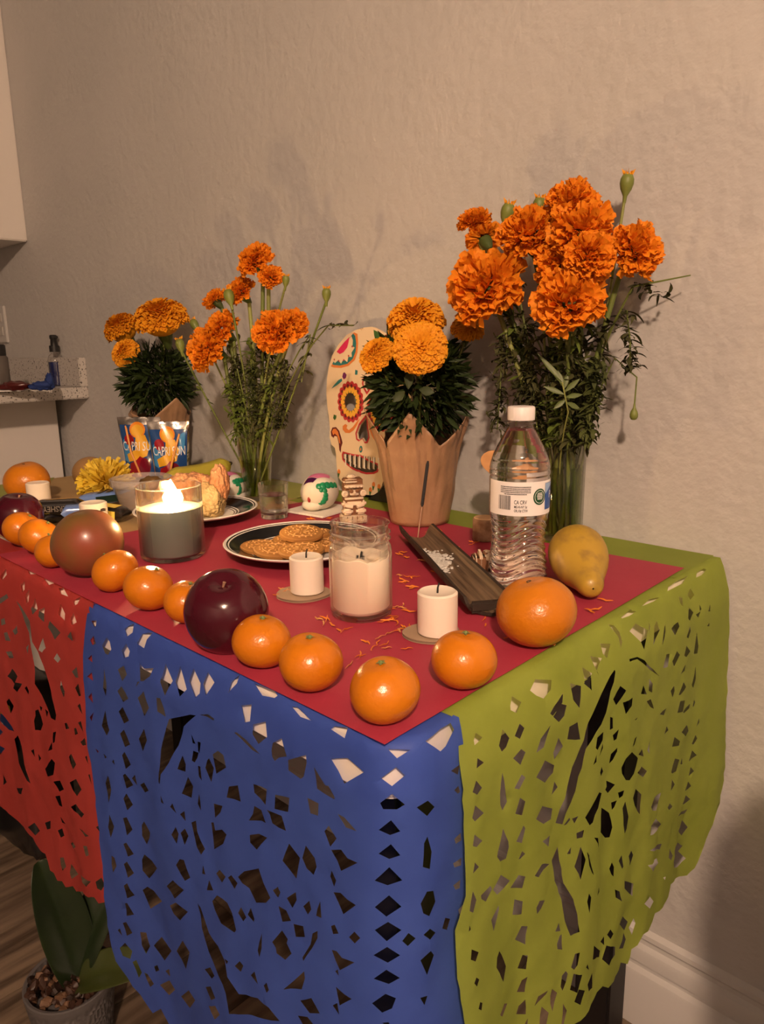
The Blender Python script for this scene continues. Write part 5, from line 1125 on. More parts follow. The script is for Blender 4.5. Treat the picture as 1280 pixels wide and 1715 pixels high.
def pompon(R, seed, n=420, flat_=.70):
    """tight potted marigold of many small curled petals"""
    rn = random.Random(seed); mb = MB()
    mb.sphere((0, 0, -.05*R), (R*.74, R*.74, R*.74*flat_), 16, 10)
    for k in range(n):
        z = 1-1.12*(k+.5)/n; el = math.asin(max(-1, z)); a = k*2.39996+rn.uniform(-.12, .12)
        d = Vector((math.cos(a)*math.cos(el), math.sin(a)*math.cos(el), math.sin(el)*flat_*1.0))
        rr = d.length; d = d.normalized(); s = Vector((-math.sin(a), math.cos(a), 0)); s.rotate(Matrix.Rotation(rn.uniform(-.35, .35), 3, d)); b = d.cross(s).normalized()
        r1 = R*rr*rn.uniform(.94, 1.05); r0 = r1*.70; w_ = R*rn.uniform(.075, .115); pts = []
        for f in (0, .6, 1):
            c = d*(r0+(r1-r0)*f)-b*(.10*R*f*f)
            for j in range(3): u = j-1; pts.append(c+s*(u*w_*(.6+.5*f))+b*((-.055 if u == 0 else .03)*R*f)+d*(.02*R*rn.uniform(-1, 1)))
        mb.add(pts, [(3*i+j, 3*i+j+1, 3*i+j+4, 3*i+j+3) for i in range(2) for j in range(2)])
    return mb
MOR = mat('orange_marigold_petal', (.78, .225, .010), .6, .2, (.84, .30, .016), 4, 2, transl=.22)
MGO = mat('golden_marigold_petal', (.78, .31, .014), .6, .2, (.84, .38, .02), 4, 2, transl=.2)
RUF = [ruffle(1, 30+i).mesh('ruffled_petals', MOR, 80) for i in range(4)]
POM = [pompon(1, 60+i).mesh('pompon_petals', MGO, 80) for i in range(2)]
CUP = MB().lathe([(.10, -1.05), (.16, -.9), (.26, -.62), (.34, -.34), (.36, -.12), (.2, -.05)], 16).mesh('calyx', mat('flower_calyx', (.05, .075, .012), .6), 60)
STEM = mat('flower_stem', (.13, .17, .03), .5, .4, (.10, .12, .025), 20, 2); STEMW = mat('pale_stem', (.22, .24, .06), .5); LEAFD = mat('wilted_leaf', (.028, .030, .011), .7, .2, (.072, .070, .024), 25, 2); LEAFG = mat('fresh_leaf', (.10, .14, .022), .55, .3)
BUDM = mat('bud_green', (.16, .19, .035), .5)
BUD = MB().lathe([(.15, -1.6), (.2, -1.0), (.5, -.45), (.62, 0), (.60, .4), (.42, .75), (.2, .85)], 14).mesh('bud', BUDM, 60)
def head_rot(face):
    """rotation that points local z along the given direction"""
    return Vector(face).normalized().to_track_quat('Z', 'Y').to_euler()
CAMDIR = Vector((.69, -.72, 0))
def bez(a, b, c, n=10): return [a.lerp(b, i/(n-1)).lerp(b.lerp(c, i/(n-1)), i/(n-1)) for i in range(n)]
def ribbon_leaves(mb, path, rn, n, size, f0=.25, f1=.9, droop=.6, twist=1):
    for k in range(n):
        f = rn.uniform(f0, f1); i = min(len(path)-2, int(f*(len(path)-1))); p = path[i].lerp(path[i+1], f*(len(path)-1)-i)
        a = rn.uniform(0, 6.28); d = Vector((math.cos(a), math.sin(a), rn.uniform(-.5, .5))).normalized(); L_ = size*rn.uniform(.5, 1.3); q = p.copy(); pts = []; m_ = 7
        w0 = size*rn.uniform(.07, .15); axis = Vector((rn.gauss(0, 1), rn.gauss(0, 1), rn.gauss(0, 1))).normalized(); ang = rn.uniform(-.75, .75)*twist
        for j in range(m_):
            s = d.cross(Vector((0, 0, 1))); s = s.normalized() if s.length > .01 else Vector((1, 0, 0))
            ww = w0*math.sin(PI*(.12+.86*j/(m_-1)))+.0002; pts += [q-s*ww, q+s*ww+Vector((0, 0, ww*.6))]
            q = q+d*(L_/(m_-1)); d.rotate(Matrix.Rotation(ang, 3, axis)); d = (d+Vector((0, 0, -droop*.22))).normalized()
            if q.y > -.006: q.y = -.006-.002*rn.random()
        mb.add(pts, [(2*j, 2*j+1, 2*j+3, 2*j+2) for j in range(m_-1)])
def cut_marigold(base, head, R, face, label, group, idx, leaves=26, lsize=.022, sway=.0, kind='flower', mid=None, lf=(.22, .85)):
    rn = random.Random(100+idx); t = thing('marigold' if kind == 'flower' else 'marigold_bud', label, 'marigold' if kind == 'flower' else 'flower bud', base, 0, group)
    rel = head-base; F_ = Vector(face).normalized(); neck = rel-F_*R*.8
    if mid is None: mid = Vector((rel.x*.32+rn.uniform(-.01, .01), rel.y*.32+rn.uniform(-.008, .004), rel.z*.60))
    path = bez(Vector((0, 0, 0)), mid, neck, 12)
    sr = .0031 if kind == 'flower' else .0017
    MB().tube(path, [sr]*9+[sr*1.15]*3, 7).build('stem', rn.choice([STEM, STEM, STEMW]), t, smooth=60)
    if kind == 'flower':
        me = RUF[idx % 4]; h = link('flower_head', me, t, rel, head_rot(F_), (R, R, R*.92)); link('calyx', CUP, h)
    elif kind == 'bud':
        h = link('bud', BUD, t, rel, head_rot(F_), (R, R, R))
        mb = MB()
        for k in range(9):
            a = 2*PI*k/9; mb.add([(.42*math.cos(a-.25), .42*math.sin(a-.25), .72), (.42*math.cos(a+.25), .42*math.sin(a+.25), .72), (.62*math.cos(a+.1), .62*math.sin(a+.1), 1.05+.2*(k % 2)), (.30*math.cos(a), .30*math.sin(a), 1.0)], [(0, 1, 2, 3)])
        mb.build('petal_tips', MGO, h, smooth=0)
    if leaves:
        mb = MB(); ribbon_leaves(mb, [p+base for p in path], rn, leaves, lsize, *lf)
        mb.v = [(a-base.x, b-base.y, c-base.z) for a, b, c in mb.v]
        o = mb.build('wilted_leaves', LEAFD if rn.random() < .75 else LEAFG, t, smooth=80); o['kind'] = 'stuff'
    return t
def vase(P, r0, r1, h, wl, label, lb2):
    t = thing('glass_vase', label, 'vase', P, 0, 'clear glass vases of marigolds')
    MB().lathe([(0, 0), (r0-.002, 0), (r0, .0015), (r1, h-.001), (r1-.0008, h), (r1-.002, h-.001), (r0-.0025, .009), (r0*.7, .0075), (0, .007)], 48, cap=False).build('glass', thin_glass('vase_glass', (.90, .92, .86), 1.45, .03), t, weld=True, smooth=40)
    f = wl/h; rr = r0+(r1-r0)*f-.0026
    MB().lathe([(0, .0074), (r0*.68, .0079), (r0-.0029, .0095), (rr, wl), (0, wl)], 48, cap=False).build('water', VWATER, t, weld=True, smooth=40)
    return t
# tall bouquet on the right
PV2 = ony(944, 838, -.062); PV2.z = T+TZ
vase(PV2, .0275, .0285, .142, .105, 'clear glass vase of the tall right bouquet behind the pear', 0)
rn = random.Random(77)
GR = 'cut marigolds in the right vase'
right = [
 (958, 343, 86, -.085, (.3, -.6, .75), 'darker orange marigold at the very top of the right bouquet'),
 (972, 386, 104, -.100, (.2, -.6, .8), 'orange marigold just below the topmost bloom of the right bouquet'),
 (884, 392, 98, -.105, (.1, -.7, .7), 'orange marigold left of centre beneath the two green buds'),
 (795, 372, 56, -.095, (-.1, -.3, .95), 'small orange marigold at the upper left tip of the right bouquet'),
 (812, 402, 62, -.085, (-.5, .3, .4), 'small orange marigold seen from behind at the upper left'),
 (815, 482, 124, -.130, (.25, -.85, .45), 'large orange marigold at the lower left of the right bouquet'),
 (988, 430, 84, -.135, (.6, -.75, .25), 'brighter orange marigold facing out at the centre of the right bouquet'),
 (938, 440, 84, -.100, (.2, -.8, .4), 'orange marigold tucked left of the central bright bloom'),
 (1063, 421, 92, -.075, (.75, -.5, .45), 'orange marigold at the far right of the right bouquet'),
 (952, 507, 116, -.145, (.45, -.75, .55), 'large orange marigold lowest at the centre of the right bouquet')]
for i, (px, py, wp_, yy, face, lb) in enumerate(right):
    hd = ony(px, py, yy); R = wid(wp_, hd)/2*1.0; a = 2*PI*i/10
    base = Vector((PV2.x+.013*math.cos(a), PV2.y+.013*math.sin(a), PV2.z+.010))
    md = Vector(((hd.x-base.x)*.22+.006*math.cos(a), (hd.y-base.y)*.22+.006*math.sin(a), .17))
    cut_marigold(base, hd, R, face, lb, GR, i, 110, .028, mid=md, lf=(.36, .84))
GB = 'green marigold buds in the right vase'
for i, (px, py, wp_, yy, face, lb) in enumerate([
 (1050, 308, 26, -.05, (.1, 0, 1), 'tall green bud with yellow tip rising above the right bouquet'),
 (850, 357, 26, -.08, (.25, 0, 1), 'green bud above the left shoulder of the right bouquet'),
 (903, 346, 24, -.08, (.1, 0, 1), 'green bud beside the topmost bloom of the right bouquet')]):
    hd = ony(px, py, yy); base = PV2+Vector((.012*math.cos(i*2), .012*math.sin(i*2), .01))
    cut_marigold(base, hd, wid(wp_, hd)/2*1.45, face, lb, GB, 20+i, 14, .02, kind='bud', mid=Vector(((hd.x-base.x)*.5, (hd.y-base.y)*.4, .2)), lf=(.4, .85))
# drooping bud and bare twig
hd = ony(1062, 694, -.055); k1 = ony(1067, 632, -.055); k0 = ony(1030, 600, -.06)
t = thing('drooping_bud', 'green bud hanging down on a bent stem right of the tall bouquet', 'flower bud', PV2+Vector((.006, 0, .01)))
b_ = PV2+Vector((.006, 0, .01)); pth = bez(Vector((0, 0, 0)), Vector((.012, -.002, .15)), k0-b_, 8)+[k1-b_, hd-b_+Vector((0, 0, .012))]
MB().tube(pth, .0011, 6).build('stem', STEM, t); link('bud', BUD, t, hd-b_, (PI, 0, 0), (.0085, .0085, .0085))
a0 = ony(1060, 480, -.07); a1 = ony(1157, 461, -.03); b_ = PV2+Vector((-.006, .004, .01))
t = thing('bare_twig', 'bare thin twig pointing right from the tall bouquet', 'twig', b_)
MB().tube(bez(Vector((0, 0, 0)), Vector((.02, -.01, .2)), a0-b_, 8)+[a1-b_], [.0016]*8+[.0008], 6).build('stem', STEM, t)
mb = MB(); ribbon_leaves(mb, [ony(1062, 475, -.07), ony(1090, 485, -.055), ony(1112, 500, -.045)], rn, 22, .018, 0, 1, .3); o = mb.build('wilted_leaves', LEAFD, t, smooth=80); o['kind'] = 'stuff'; o.matrix_parent_inverse = Matrix.Translation(-b_)
# hanging wilted sprays
for i, (p0, p1, lb, n) in enumerate([((1050, 520), (1056, 625), 'thin wilted spray hanging at the right of the tall bouquet', 70), ((842, 560), (833, 720), 'wilted leafy spray hanging left of the tall bouquet by the pot', 120), ((1000, 600), (985, 745), 'dense wilted spray curling over the right vase rim', 260), ((925, 585), (945, 740), 'wilted olive spray in the middle above the right vase', 260), ((880, 540), (900, 720), 'wilted spray left of centre above the right vase', 200)]):
    q0, q1 = ony(*p0, -.075-.012*(i % 3)), ony(*p1, -.08-.012*(i % 3)); b_ = PV2+Vector((0, 0, .02))
    t = thing('wilted_spray', lb, 'wilted leaves', b_, 0, 'wilted leaf sprays of the right bouquet')
    MB().tube(bez(Vector((0, 0, 0)), Vector(((q0.x-b_.x)*.3, (q0.y-b_.y)*.3, (q0.z-b_.z)*.9)), q0-b_, 8)+[((q0+q1)/2-b_)+Vector((.004, -.004, 0)), q1-b_], .0011, 5).build('stem', STEM, t)
    mb = MB(); ribbon_leaves(mb, [q0, (q0+q1)/2+Vector((.004, -.004, 0)), q1], rn, n, .021, 0, 1, .9, 1.4); mb.v = [(a-b_.x, b-b_.y, c-b_.z) for a, b, c in mb.v]
    o = mb.build('wilted_leaves', LEAFD if i not in (2, 3) else mat('olive_leaf', (.085, .10, .026), .65, .2, (.04, .05, .014), 30, 2), t, smooth=80); o['kind'] = 'stuff'
# one fresh compound leaf
q = ony(942, 640, -.125)
t = thing('marigold_leaf_sprig', 'fresh pale green divided leaf in the middle of the right bouquet', 'leaf', PV2+Vector((0, -.005, .02)))
b_ = t.location.copy(); MB().tube(bez(Vector((0, 0, 0)), Vector((.0, -.02, .1)), ony(952, 690, -.12)-b_, 7)+[q-b_], .0010, 5).build('stem', STEMW, t)
def lance(p, d, L_, W, nrm): 
    d = d.normalized(); s = d.cross(nrm).normalized(); pts = []
    for f, ww in ((0, .05), (.25, .7), (.5, 1), (.75, .65), (1, .03)): c = p+d*(L_*f)-nrm*(L_*.12*f*f); pts += [c-s*(W*ww), c-nrm*(W*.35*ww), c+s*(W*ww)]
    return pts, [(3*i+j, 3*i+j+1, 3*i+j+4, 3*i+j+3) for i in range(4) for j in range(2)]
LFR = mat('pale_green_leaf', (.085, .115, .025), .5)
for k, (dx, dy) in enumerate([(-40, -50), (-25, -40), (-8, -28), (8, -30), (28, -24), (-35, -15), (30, -5), (-20, 15), (25, 12)]):
    p = q.lerp(ony(952, 690, -.12), k/12.); d = RT*(dx)+UP*(-dy)
    MB().add(*lance(p-b_, d, .0009*math.hypot(dx, dy)*.85, .0035, -FW)).build('leaflet', LFR, t, smooth=60)

# bouquet on the left
PV1 = onz(432, 836, TZ)
vase(PV1, .0225, .0335, .118, .072, 'clear tapered glass vase of the left bouquet beside the shot glass', 0)
GL = 'cut marigolds in the left vase'
left = [
 (428, 438, 62, 0, (.0, -.6, .8), 'orange marigold at the very top of the left bouquet'),
 (453, 464, 42, .01, (.7, -.3, .5), 'small orange marigold just below the top bloom of the left bouquet'),
 (403, 489, 54, 0, (-.1, -.7, .7), 'orange marigold above the long green bud of the left bouquet'),
 (361, 503, 42, 0, (-.5, -.4, .8), 'small orange marigold at the upper left of the left bouquet'),
 (372, 553, 64, -.01, (-.1, -.8, .6), 'orange marigold tucked above the lowest left bloom'),
 (350, 585, 76, -.03, (-.1, -.9, .4), 'large orange marigold lowest at the left of the left bouquet'),
 (461, 556, 78, -.02, (.2, -.9, .5), 'orange marigold facing out at the right of the left bouquet'),
 (489, 545, 58, .005, (.7, -.5, .5), 'orange marigold behind the right facing bloom of the left bouquet')]
for i, (px, py, wp_, dy, face, lb) in enumerate(left):
    hd = ony(px, py, PV1.y+dy); R = wid(wp_, hd)/2*.98; a = 2*PI*i/8
    base = Vector((PV1.x+.010*math.cos(a), PV1.y+.010*math.sin(a), PV1.z+.009))
    cut_marigold(base, hd, R, face, lb, GL, 40+i, 85, .025, mid=Vector(((hd.x-base.x)*.25+.01*math.cos(a), (hd.y-base.y)*.25+.01*math.sin(a), .15)), lf=(.34, .84))
GB1 = 'green marigold buds in the left vase'
for i, (px, py, wp_, dy, face, lb) in enumerate([
 (384, 497, 20, -.03, (-.35, 0, 1), 'long green bud in front of the upper blooms of the left bouquet'),
 (326, 544, 16, 0, (-.6, 0, .8), 'green bud at the left between the two marigold plants'),
 (302, 578, 17, -.01, (-.3, 0, 1), 'green bud on a long stem leaning far left from the left vase'),
 (479, 470, 14, .01, (.2, 0, 1), 'dark bud at the upper right of the left bouquet'),
 (547, 493, 17, .02, (.05, 0, 1), 'green bud on the stem leaning right in front of the skull')]):
    hd = ony(px, py, PV1.y+dy); base = PV1+Vector((.010*math.cos(i*1.3), .010*math.sin(i*1.3), .009)); rel = hd-base
    md = Vector((rel.x*.45, rel.y*.4, rel.z*.42)) if i in (2, 4) else Vector((rel.x*.35, rel.y*.4, rel.z*.6))
    cut_marigold(base, hd, wid(wp_, hd)/2*1.45, face, lb, GB1, 60+i, 6 if i in (2, 4) else 10, .018, kind='bud', mid=md, lf=(.4, .9))
for i, (p0, p1, lb, n) in enumerate([((480, 610), (468, 715), 'dense wilted spray at the right of the left bouquet', 190), ((420, 600), (430, 715), 'dense wilted spray in the middle above the left vase', 220), ((520, 560), (505, 640), 'sparse leafy spray on the stem leaning toward the skull', 18), ((550, 545), (592, 545), 'narrow fresh leaf tuft pointing right before the skull', 12), ((392, 600), (402, 690), 'wilted spray at the left above the left vase', 130)]):
    q0, q1 = ony(*p0, PV1.y-.01*(i % 2)), ony(*p1, PV1.y-.012*(i % 2)); b_ = PV1+Vector((0, 0, .02))
    t = thing('wilted_spray', lb, 'wilted leaves', b_, 0, 'wilted leaf sprays of the left bouquet')
    MB().tube(bez(Vector((0, 0, 0)), Vector(((q0.x-b_.x)*.35, (q0.y-b_.y)*.3, (q0.z-b_.z)*.7)), q0-b_, 8)+[q1-b_], .0012, 5).build('stem', STEM, t)
    mb = MB(); ribbon_leaves(mb, [q0, (q0+q1)/2, q1], rn, n, .020, 0, 1, .8 if i != 3 else .1, 1.3); mb.v = [(a-b_.x, b-b_.y, c-b_.z) for a, b, c in mb.v]
    o = mb.build('wilted_leaves', LEAFD if i != 1 else MATS['olive_leaf'], t, smooth=80); o['kind'] = 'stuff'

# ------------------------------------------------------------------ potted marigolds in kraft wrap
KRAFT = mat('kraft_paper', (.31, .175, .095), .4, .45, (.36, .21, .118), 18, 3, bump=(38, .6, .004), coat=.15)
POTLEAF = mat('pot_leaf', (.014, .026, .006), .5, .25, (.026, .042, .010), 25, 2)
LM = MB().add(*lance(Vector((0, 0, 0)), Vector((0, 0, 1)), 1, .105, Vector((0, -1, 0)))).mesh('leaf', POTLEAF, 60)
def marigold_pot(P, s, heads, label, seed, flaps, folz=(.213, .070, .080), nleaf=170, fo=(.010, -.012)):
    rn = random.Random(seed); t = thing('marigold_pot', label, 'potted flower', P, 0, 'potted marigolds in kraft wrap')
    def rad(f): return s*(.0465+.0165*f)
    def rim(a):
        h = .118
        for fa, fh, fw in flaps:
            d = abs((a-fa+PI) % (2*PI)-PI); h = max(h, .118+max(0, 1-d/fw)*fh)
        return h*s
    V = []; nu, nv = 120, 22; so = Vector((seed*3.1, seed, 0))
    for j in range(nv+1):
        for i in range(nu):
            a = 2*PI*i/nu; f = j/nv; z = rim(a)*f; hz = z/(.118*s); cv = Vector((math.cos(a), math.sin(a), 0))
            r = rad(hz)+.0065*f*mnoise.noise(cv*3.2+Vector((0, 0, f*1.2))+so)+.0050*min(1, f*2)*abs(mnoise.noise(cv*6+Vector((0, 0, f*2))+so))+(.022*s*max(0, hz-1.0))
            V.append((r*math.cos(a), r*math.sin(a), z))
    F = [(j*nu+i, j*nu+(i+1) % nu, (j+1)*nu+(i+1) % nu, (j+1)*nu+i) for j in range(nv) for i in range(nu)]
    o = MB().add(V, F).build('kraft_wrap', KRAFT, t, smooth=35); sm = o.modifiers.new('thickness', 'SOLIDIFY'); sm.thickness = .0007; sm.offset = -1
    MB().lathe([(0, .001), (.040*s, .001), (.056*s, .108*s), (.052*s, .110*s), (.050*s, .098*s), (0, .096*s)], 32, cap=False).build('nursery_pot', mat('black_pot', (.02, .016, .014), .7), t, weld=True)
    zc, rx, rz_ = folz; fol = MB()
    for k in range(1500):
        d = Vector((rn.gauss(0, 1), rn.gauss(0, 1), rn.gauss(0, 1))).normalized(); q = rn.uniform(.45, .95); p = Vector((d.x*rx*q*s+fo[0], d.y*rx*q*s+fo[1], (zc+d.z*rz_*q)*s)); dd = (d+Vector((rn.uniform(-.8, .8), rn.uniform(-.8, .8), rn.uniform(-.6, .5)))).normalized()
        if P.y+p.y > -.028: continue
        n_ = dd.orthogonal().normalized(); fol.add(*lance(p, dd, rn.uniform(.016, .030)*s, .0042*s, n_))
    o = fol.build('foliage', POTLEAF, t, smooth=60); o['kind'] = 'stuff'
    for k in range(nleaf):
        a = rn.uniform(-2.9, 1.2); el = rn.uniform(-.75, .9); d = Vector((math.cos(a)*math.cos(el), math.sin(a)*math.cos(el), math.sin(el))); p = Vector((d.x*rx*.88*s+fo[0], d.y*rx*.88*s+fo[1], (zc+d.z*rz_*.92)*s))
        if P.y+p.y > -.035: continue
        dd = (d+Vector((rn.uniform(-.7, .7), rn.uniform(-.7, .7), rn.uniform(-.9, .4)))).normalized()
        link('leaf', LM, t, p, (dd.to_track_quat('Z', 'Y') @ Matrix.Rotation(rn.uniform(0, 6), 3, 'Z').to_quaternion()).to_euler(), (.034*s*rn.uniform(.7, 1.2),)*3)
    for i, (px, py, wp_, yy, face, fl_, sq) in enumerate(heads):
        hd = ony(px, py, yy); R = wid(wp_, hd)/2; rel = hd-P; F_ = Vector(face).normalized()
        h = link('flower_head', POM[i % 2], t, rel, head_rot(F_), (R, R, R*sq)); link('calyx', CUP, h)
        MB().tube(bez(Vector((rel.x*.2, rel.y*.2, .10*s)), Vector((rel.x*.6, rel.y*.6, rel.z*.7)), rel-F_*R*.5, 8), .0022, 6).build('flower_stem', STEM, t)
    return t
PP2 = onz(703, 871, TZ)
camA = math.atan2(-.72, .69)
t = marigold_pot(PP2, 1.0, [
 (697, 541, 98, PP2.y-.015, (.25, -.45, .85), 0, 1.15), (704, 583, 90, PP2.y-.08, (.55, -.72, .40), 0, 1.0),
 (632, 595, 66, PP2.y-.085, (.0, -.75, .6), 0, 1.0), (783, 552, 56, PP2.y+.02, (.4, -.3, .8), 0, 1.1)],
 'potted golden marigold in kraft paper in front of the painted skull', 5, [(camA-.22, .060, .72), (camA-1.45, .066, .55), (camA+1.15, .054, .85), (camA+2.5, .04, .7), (camA-2.7, .04, .7)])
for k, (px, py, dx, dy, L_) in enumerate([(684, 652, 3, -40, .030), (678, 655, -22, 20, .022), (702, 652, 30, 6, .022)]):
    p = ony(px, py, PP2.y-.088); d = (RT*dx+UP*(-dy)).normalized()
    link('leaf', MB().add(*lance(Vector((0, 0, 0)), d, L_, .007, -FW)).mesh('large_leaf', mat('broad_leaf', (.032, .045, .012), .55, .25), 60), t, p-PP2)
# clear tape on the wrap
PP1 = onz(277, 785, TZ); PP1.y = min(PP1.y, -.085)
marigold_pot(PP1, 1.0, [(270, 535, 90, PP1.y-.01, (.15, -.30, .95), 0, 1.08), (205, 552, 60, PP1.y-.02, (-.2, -.45, .85), 0, 1.25), (211, 592, 50, PP1.y-.06, (.2, -.85, .5), 0, 1.15)],
 'potted golden marigold in kraft paper behind the juice pouches', 8, [(camA+.75, .050, .8), (camA-.9, .02, .6), (camA-1.9, .03, .6), (camA+2.4, .03, .6)], (.205, .074, .080), 150, (0, 0))

# ------------------------------------------------------------------ scattered petals
PET = mat('loose_petal', (.80, .24, .02), .6, transl=.2); PET2 = mat('pale_petal', (.72, .34, .10), .6, transl=.2)
spots = [(710,905),(724,912),(745,905),(752,935),(668,925),(676,932),(662,962),(690,968),(700,985),(672,1018),(665,1022),(550,1043),(545,1040),(625,1080),(632,1083),(655,1088),(690,1086),(600,1102),(662,1055),(683,1054),(795,910),(782,938),(805,940),(790,955),(720,890),(735,893),(738,900),(765,915),(655,1040),(648,1036),(575,1030),(995,1003),(985,1020),(912,1076),(812,1043),(470,995),(478,988),(527,871),(548,868),(905,995),(862,1068),(680,975),(700,940),(745,960),(756,985),(585,1122),(660,1180),(575,1060),(640,1065)]
ANCH = [(720, 895, 'at the far end of the incense trough'), (690, 960, 'between jar candle and incense trough'), (790, 930, 'between incense trough and water bottle'), (660, 1030, 'at the right foot of the jar candle'), (555, 1040, 'at the left front of the jar candle'), (640, 1085, 'behind the front corner mandarin'), (690, 1060, 'left of the right pillar candle'), (995, 1008, 'below the tip of the yellow pear'), (890, 1075, 'in front of the large orange'), (812, 1043, 'at the near end of the incense trough'), (474, 990, 'beside the candle near the biscuits'), (538, 870, 'behind the biscuit plate'), (905, 990, 'behind the large orange'), (590, 1122, 'between the two front mandarins'), (660, 1180, 'under the front corner mandarin'), (750, 975, 'beside the middle of the incense trough'), (575, 1065, 'behind the second mandarin')]
for i, (px, py) in enumerate(spots):
    P = onz(px, py, TZ+.001); rn = random.Random(200+i); mb = MB()
    for k in range(rn.choice([1, 2, 3])):
        a = rn.uniform(0, 6.28); q = Vector((rn.uniform(-.004, .004), rn.uniform(-.004, .004), 0)); path = []
        L_ = rn.uniform(.008, .018); b = rn.uniform(-.8, .8)
        for j in range(6): path.append(q+Vector((0, 0, .0006+.0012*math.sin(j)**2))); q = q+Vector((math.cos(a), math.sin(a), 0))*(L_/5); a += b*.4
        mb.tube(path, [.0003, .0007, .0010, .0010, .0008, .0004], 5, flat=.5)
    nm = min(ANCH, key=lambda q: math.hypot(px-q[0], py-q[1]))[2]; side_ = ''
    tag(mb.build('marigold_petal', PET if i % 3 else PET2, None, P, smooth=60), 'loose marigold petal shreds on the crimson sheet '+nm, 'petals', 'loose marigold petals')
P = onz(742, 1292); tagp = st(742, 1290)
# ================================================================== under and around the table
# potted orchid on the floor
P = onz(112, 1715, -T); P = Vector((-.685, -.625, 0))
t = thing('orchid_pot', 'orchid with shade-darkened leaves in a grey ridged pot on the floor', 'potted plant', P, RZ)
POTG = mat('grey_ceramic', (.085, .078, .080), .55, .4)  # grey made darker, the shade on the pot is in its colour
PH = .115; PRr = .066
def groove(r, z, a):
    if .012 < z < PH-.014 and r > .045:
        s_ = (a*16/PI+ (z*95 if int(a*8/PI) % 2 else -z*95)) % 1; r -= .0022*(1 if s_ < .35 else 0)
    return r, z
pp = [(0, 0), (.050, 0), (.052, .003)]+[(.052+(PRr-.052)*k/24, .003+(PH-.006)*k/24) for k in range(1, 25)]+[(PRr, PH), (PRr-.002, PH+.001), (PRr-.006, PH), (PRr-.008, PH-.02), (0, PH-.022)]
MB().lathe(pp, 160, groove, cap=False).build('pot', POTG, t, weld=True, smooth=30)
rn = random.Random(3); BK = [mat('bark_chip', (.035, .014, .008), .5, .4), mat('bark_chip_dark', (.018, .008, .005), .5, .4), mat('bark_chip_pale', (.12, .06, .03), .7)]
chips = [MB().sphere((0, 0, 0), (.011, .007, .005), 8, 5, lambda d: 1+.25*math.sin(7*d.x+5*d.y)).mesh('bark_chip', m_, 30) for m_ in BK]
for k in range(170):
    a = rn.uniform(0, 6.28); r_ = (PRr-.010)*math.sqrt(rn.random()); link('bark_chip', chips[rn.choice([0, 0, 0, 1, 1, 2])], t, (r_*math.cos(a), r_*math.sin(a), PH-.014+rn.uniform(0, .014)), (rn.uniform(-1, 1), rn.uniform(-1, 1), rn.uniform(0, 6)), (rn.uniform(.6, 1.3),)*3)
OL = mat('orchid_leaf', (.008, .016, .005), .30, .5, (.012, .022, .006), 12, 2); OLP = mat('orchid_leaf_pale', (.035, .045, .010), .32, .5)  # leaf greens darkened to hold shade that nothing casts here
def orchid_leaf(path, W, m, nrm, fold=.35):
    pts = []; n_ = len(path)
    for i, p in enumerate(path):
        f = i/(n_-1); d = (path[min(i+1, n_-1)]-path[max(0, i-1)]).normalized(); s = d.cross(nrm).normalized(); up = s.cross(d); ww = W*(math.sin(PI*min(1, .12+.82*f)))**.6*(1 if f < .93 else .6)
        for u in (-1, -.5, 0, .5, 1): pts.append(p+s*(u*ww)+up*(abs(u)*ww*fold))
    o = MB().add(pts, [(5*i+j, 5*i+j+1, 5*i+j+6, 5*i+j+5) for i in range(n_-1) for j in range(4)]).build('leaf', m, t, smooth=80)
    sm = o.modifiers.new('thickness', 'SOLIDIFY'); sm.thickness = .0022; sm.offset = 0; ss = o.modifiers.new('subsurf', 'SUBSURF'); ss.levels = 1; ss.render_levels = 2
c0 = Vector((.010, .0, PH-.01))
orchid_leaf(bez(c0, c0+Vector((-.02, .02, .09)), c0+Vector((-.052, .03, .19)), 9), .040, OL, Vector((.75, -.55, .1)))
orchid_leaf(bez(c0, c0+Vector((.01, .05, .08)), c0+Vector((.055, .07, .13)), 9), .036, OL, Vector((-.3, -.9, .35)))
orchid_leaf(bez(c0, c0+Vector((.05, -.02, .045)), c0+Vector((.13, -.015, .045)), 9), .030, OLP, Vector((.0, -.45, .9)))
orchid_leaf(bez(c0, c0+Vector((.01, .08, .06)), c0+Vector((-.01, .15, .05)), 9), .030, OL, Vector((.0, .1, 1)))
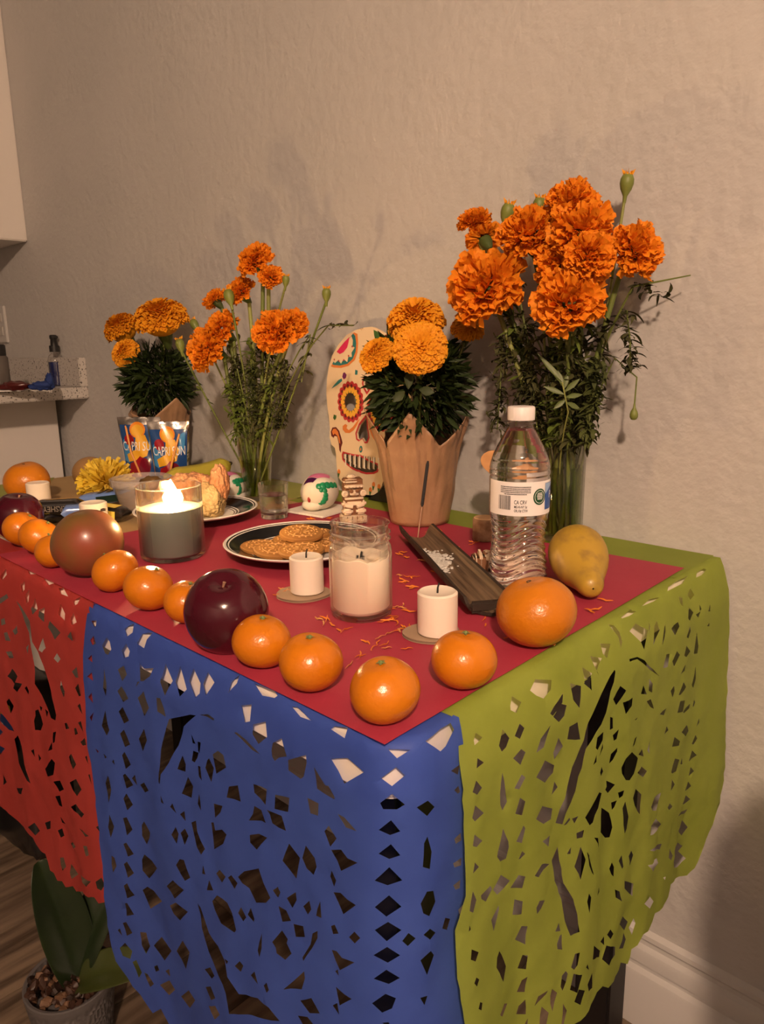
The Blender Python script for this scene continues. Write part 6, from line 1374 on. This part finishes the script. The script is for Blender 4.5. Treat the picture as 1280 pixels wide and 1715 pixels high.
# printed sack standing on the floor under the table
t = thing('printed_sack', 'black sack with blue printed top standing on the floor behind the red banner', 'sack', (-1.235, -.475, 0), .10)
def sackf(d): return (1/max(abs(d.x), abs(d.y), abs(d.z)))**.78
MB().sphere((0, 0, .205), (.125, .052, .206), 40, 30, sackf).build('body', mat('sack_black', (.012, .011, .012), .3, coat=.2), t, smooth=180)
SKB = mat('sack_blue', (.02, .09, .38), .35, coat=.3)
def sf(x, z):
    return (x, -.0555-.002, z)
decal('blue_panel', [(-.112, .27), (-.06, .25), (.06, .25), (.112, .27), (.112, .345), (-.112, .345)], sf, SKB, t, .02)
decal('yellow_band', [(-.112, .3455), (.112, .3455), (.112, .375), (-.112, .375)], sf, mat('sack_yellow', (.45, .32, .05), .4), t, .02)
sf2 = lambda x, z: (x, -.0585, z)
text_decal('sack_lettering', 'S', .045, sf2, WHITE, t, 0, (.03, .31)); text_decal('sack_lettering', '3', .045, sf2, WHITE, t, 0, (.07, .31))
# added chair, unseen past the right edge, blocks the lamp to shade the wall
t = thing('shadow_chair', 'added unseen chair with rounded back, casting shade on the lower wall', 'chair', (.577, -.27, 0), PI)
CH = mat('chair_wood', (.05, .03, .02), .5); CF = mat('chair_fabric', (.06, .05, .045), .9)
MB().box((0, 0, .45), (.44, .42, .05)).build('seat', CF, t, bevel=.015)
bk = [(-.22, .44), (.22, .44), (.235, .72), (.225, .83), (.19, .90), (.12, .94), (0, .955), (-.12, .94), (-.19, .90), (-.225, .83), (-.235, .72)]
MB().prism(bk, -.02, .02, lambda x, y, z: (x, .19+z+(y-.44)*.04, y)).build('backrest', CF, t, bevel=.008)
for sx in (-1, 1):
    for sy in (-1, 1): MB().tube([(sx*.18, sy*.17, .425), (sx*.20, sy*.19, .001)], [.018, .013], 10).build('leg', CH, t)
# ceiling lamp
t = thing('ceiling_lamp', 'round flush ceiling lamp lighting the room', 'lamp', (LAMP.x, LAMP.y, ZC))
MB().lathe([(.12, 0), (.12, -.02), (.09, -.03), (.0, -.031)], 40, cap=False).build('base', TRIMW, t)
bm_ = mat('lamp_glass', (1, .75, .5), .4, emit=4)
MB().sphere((0, 0, -.035), (.03, .03, .012), 20, 10).build('bulb', bm_, t, smooth=180)
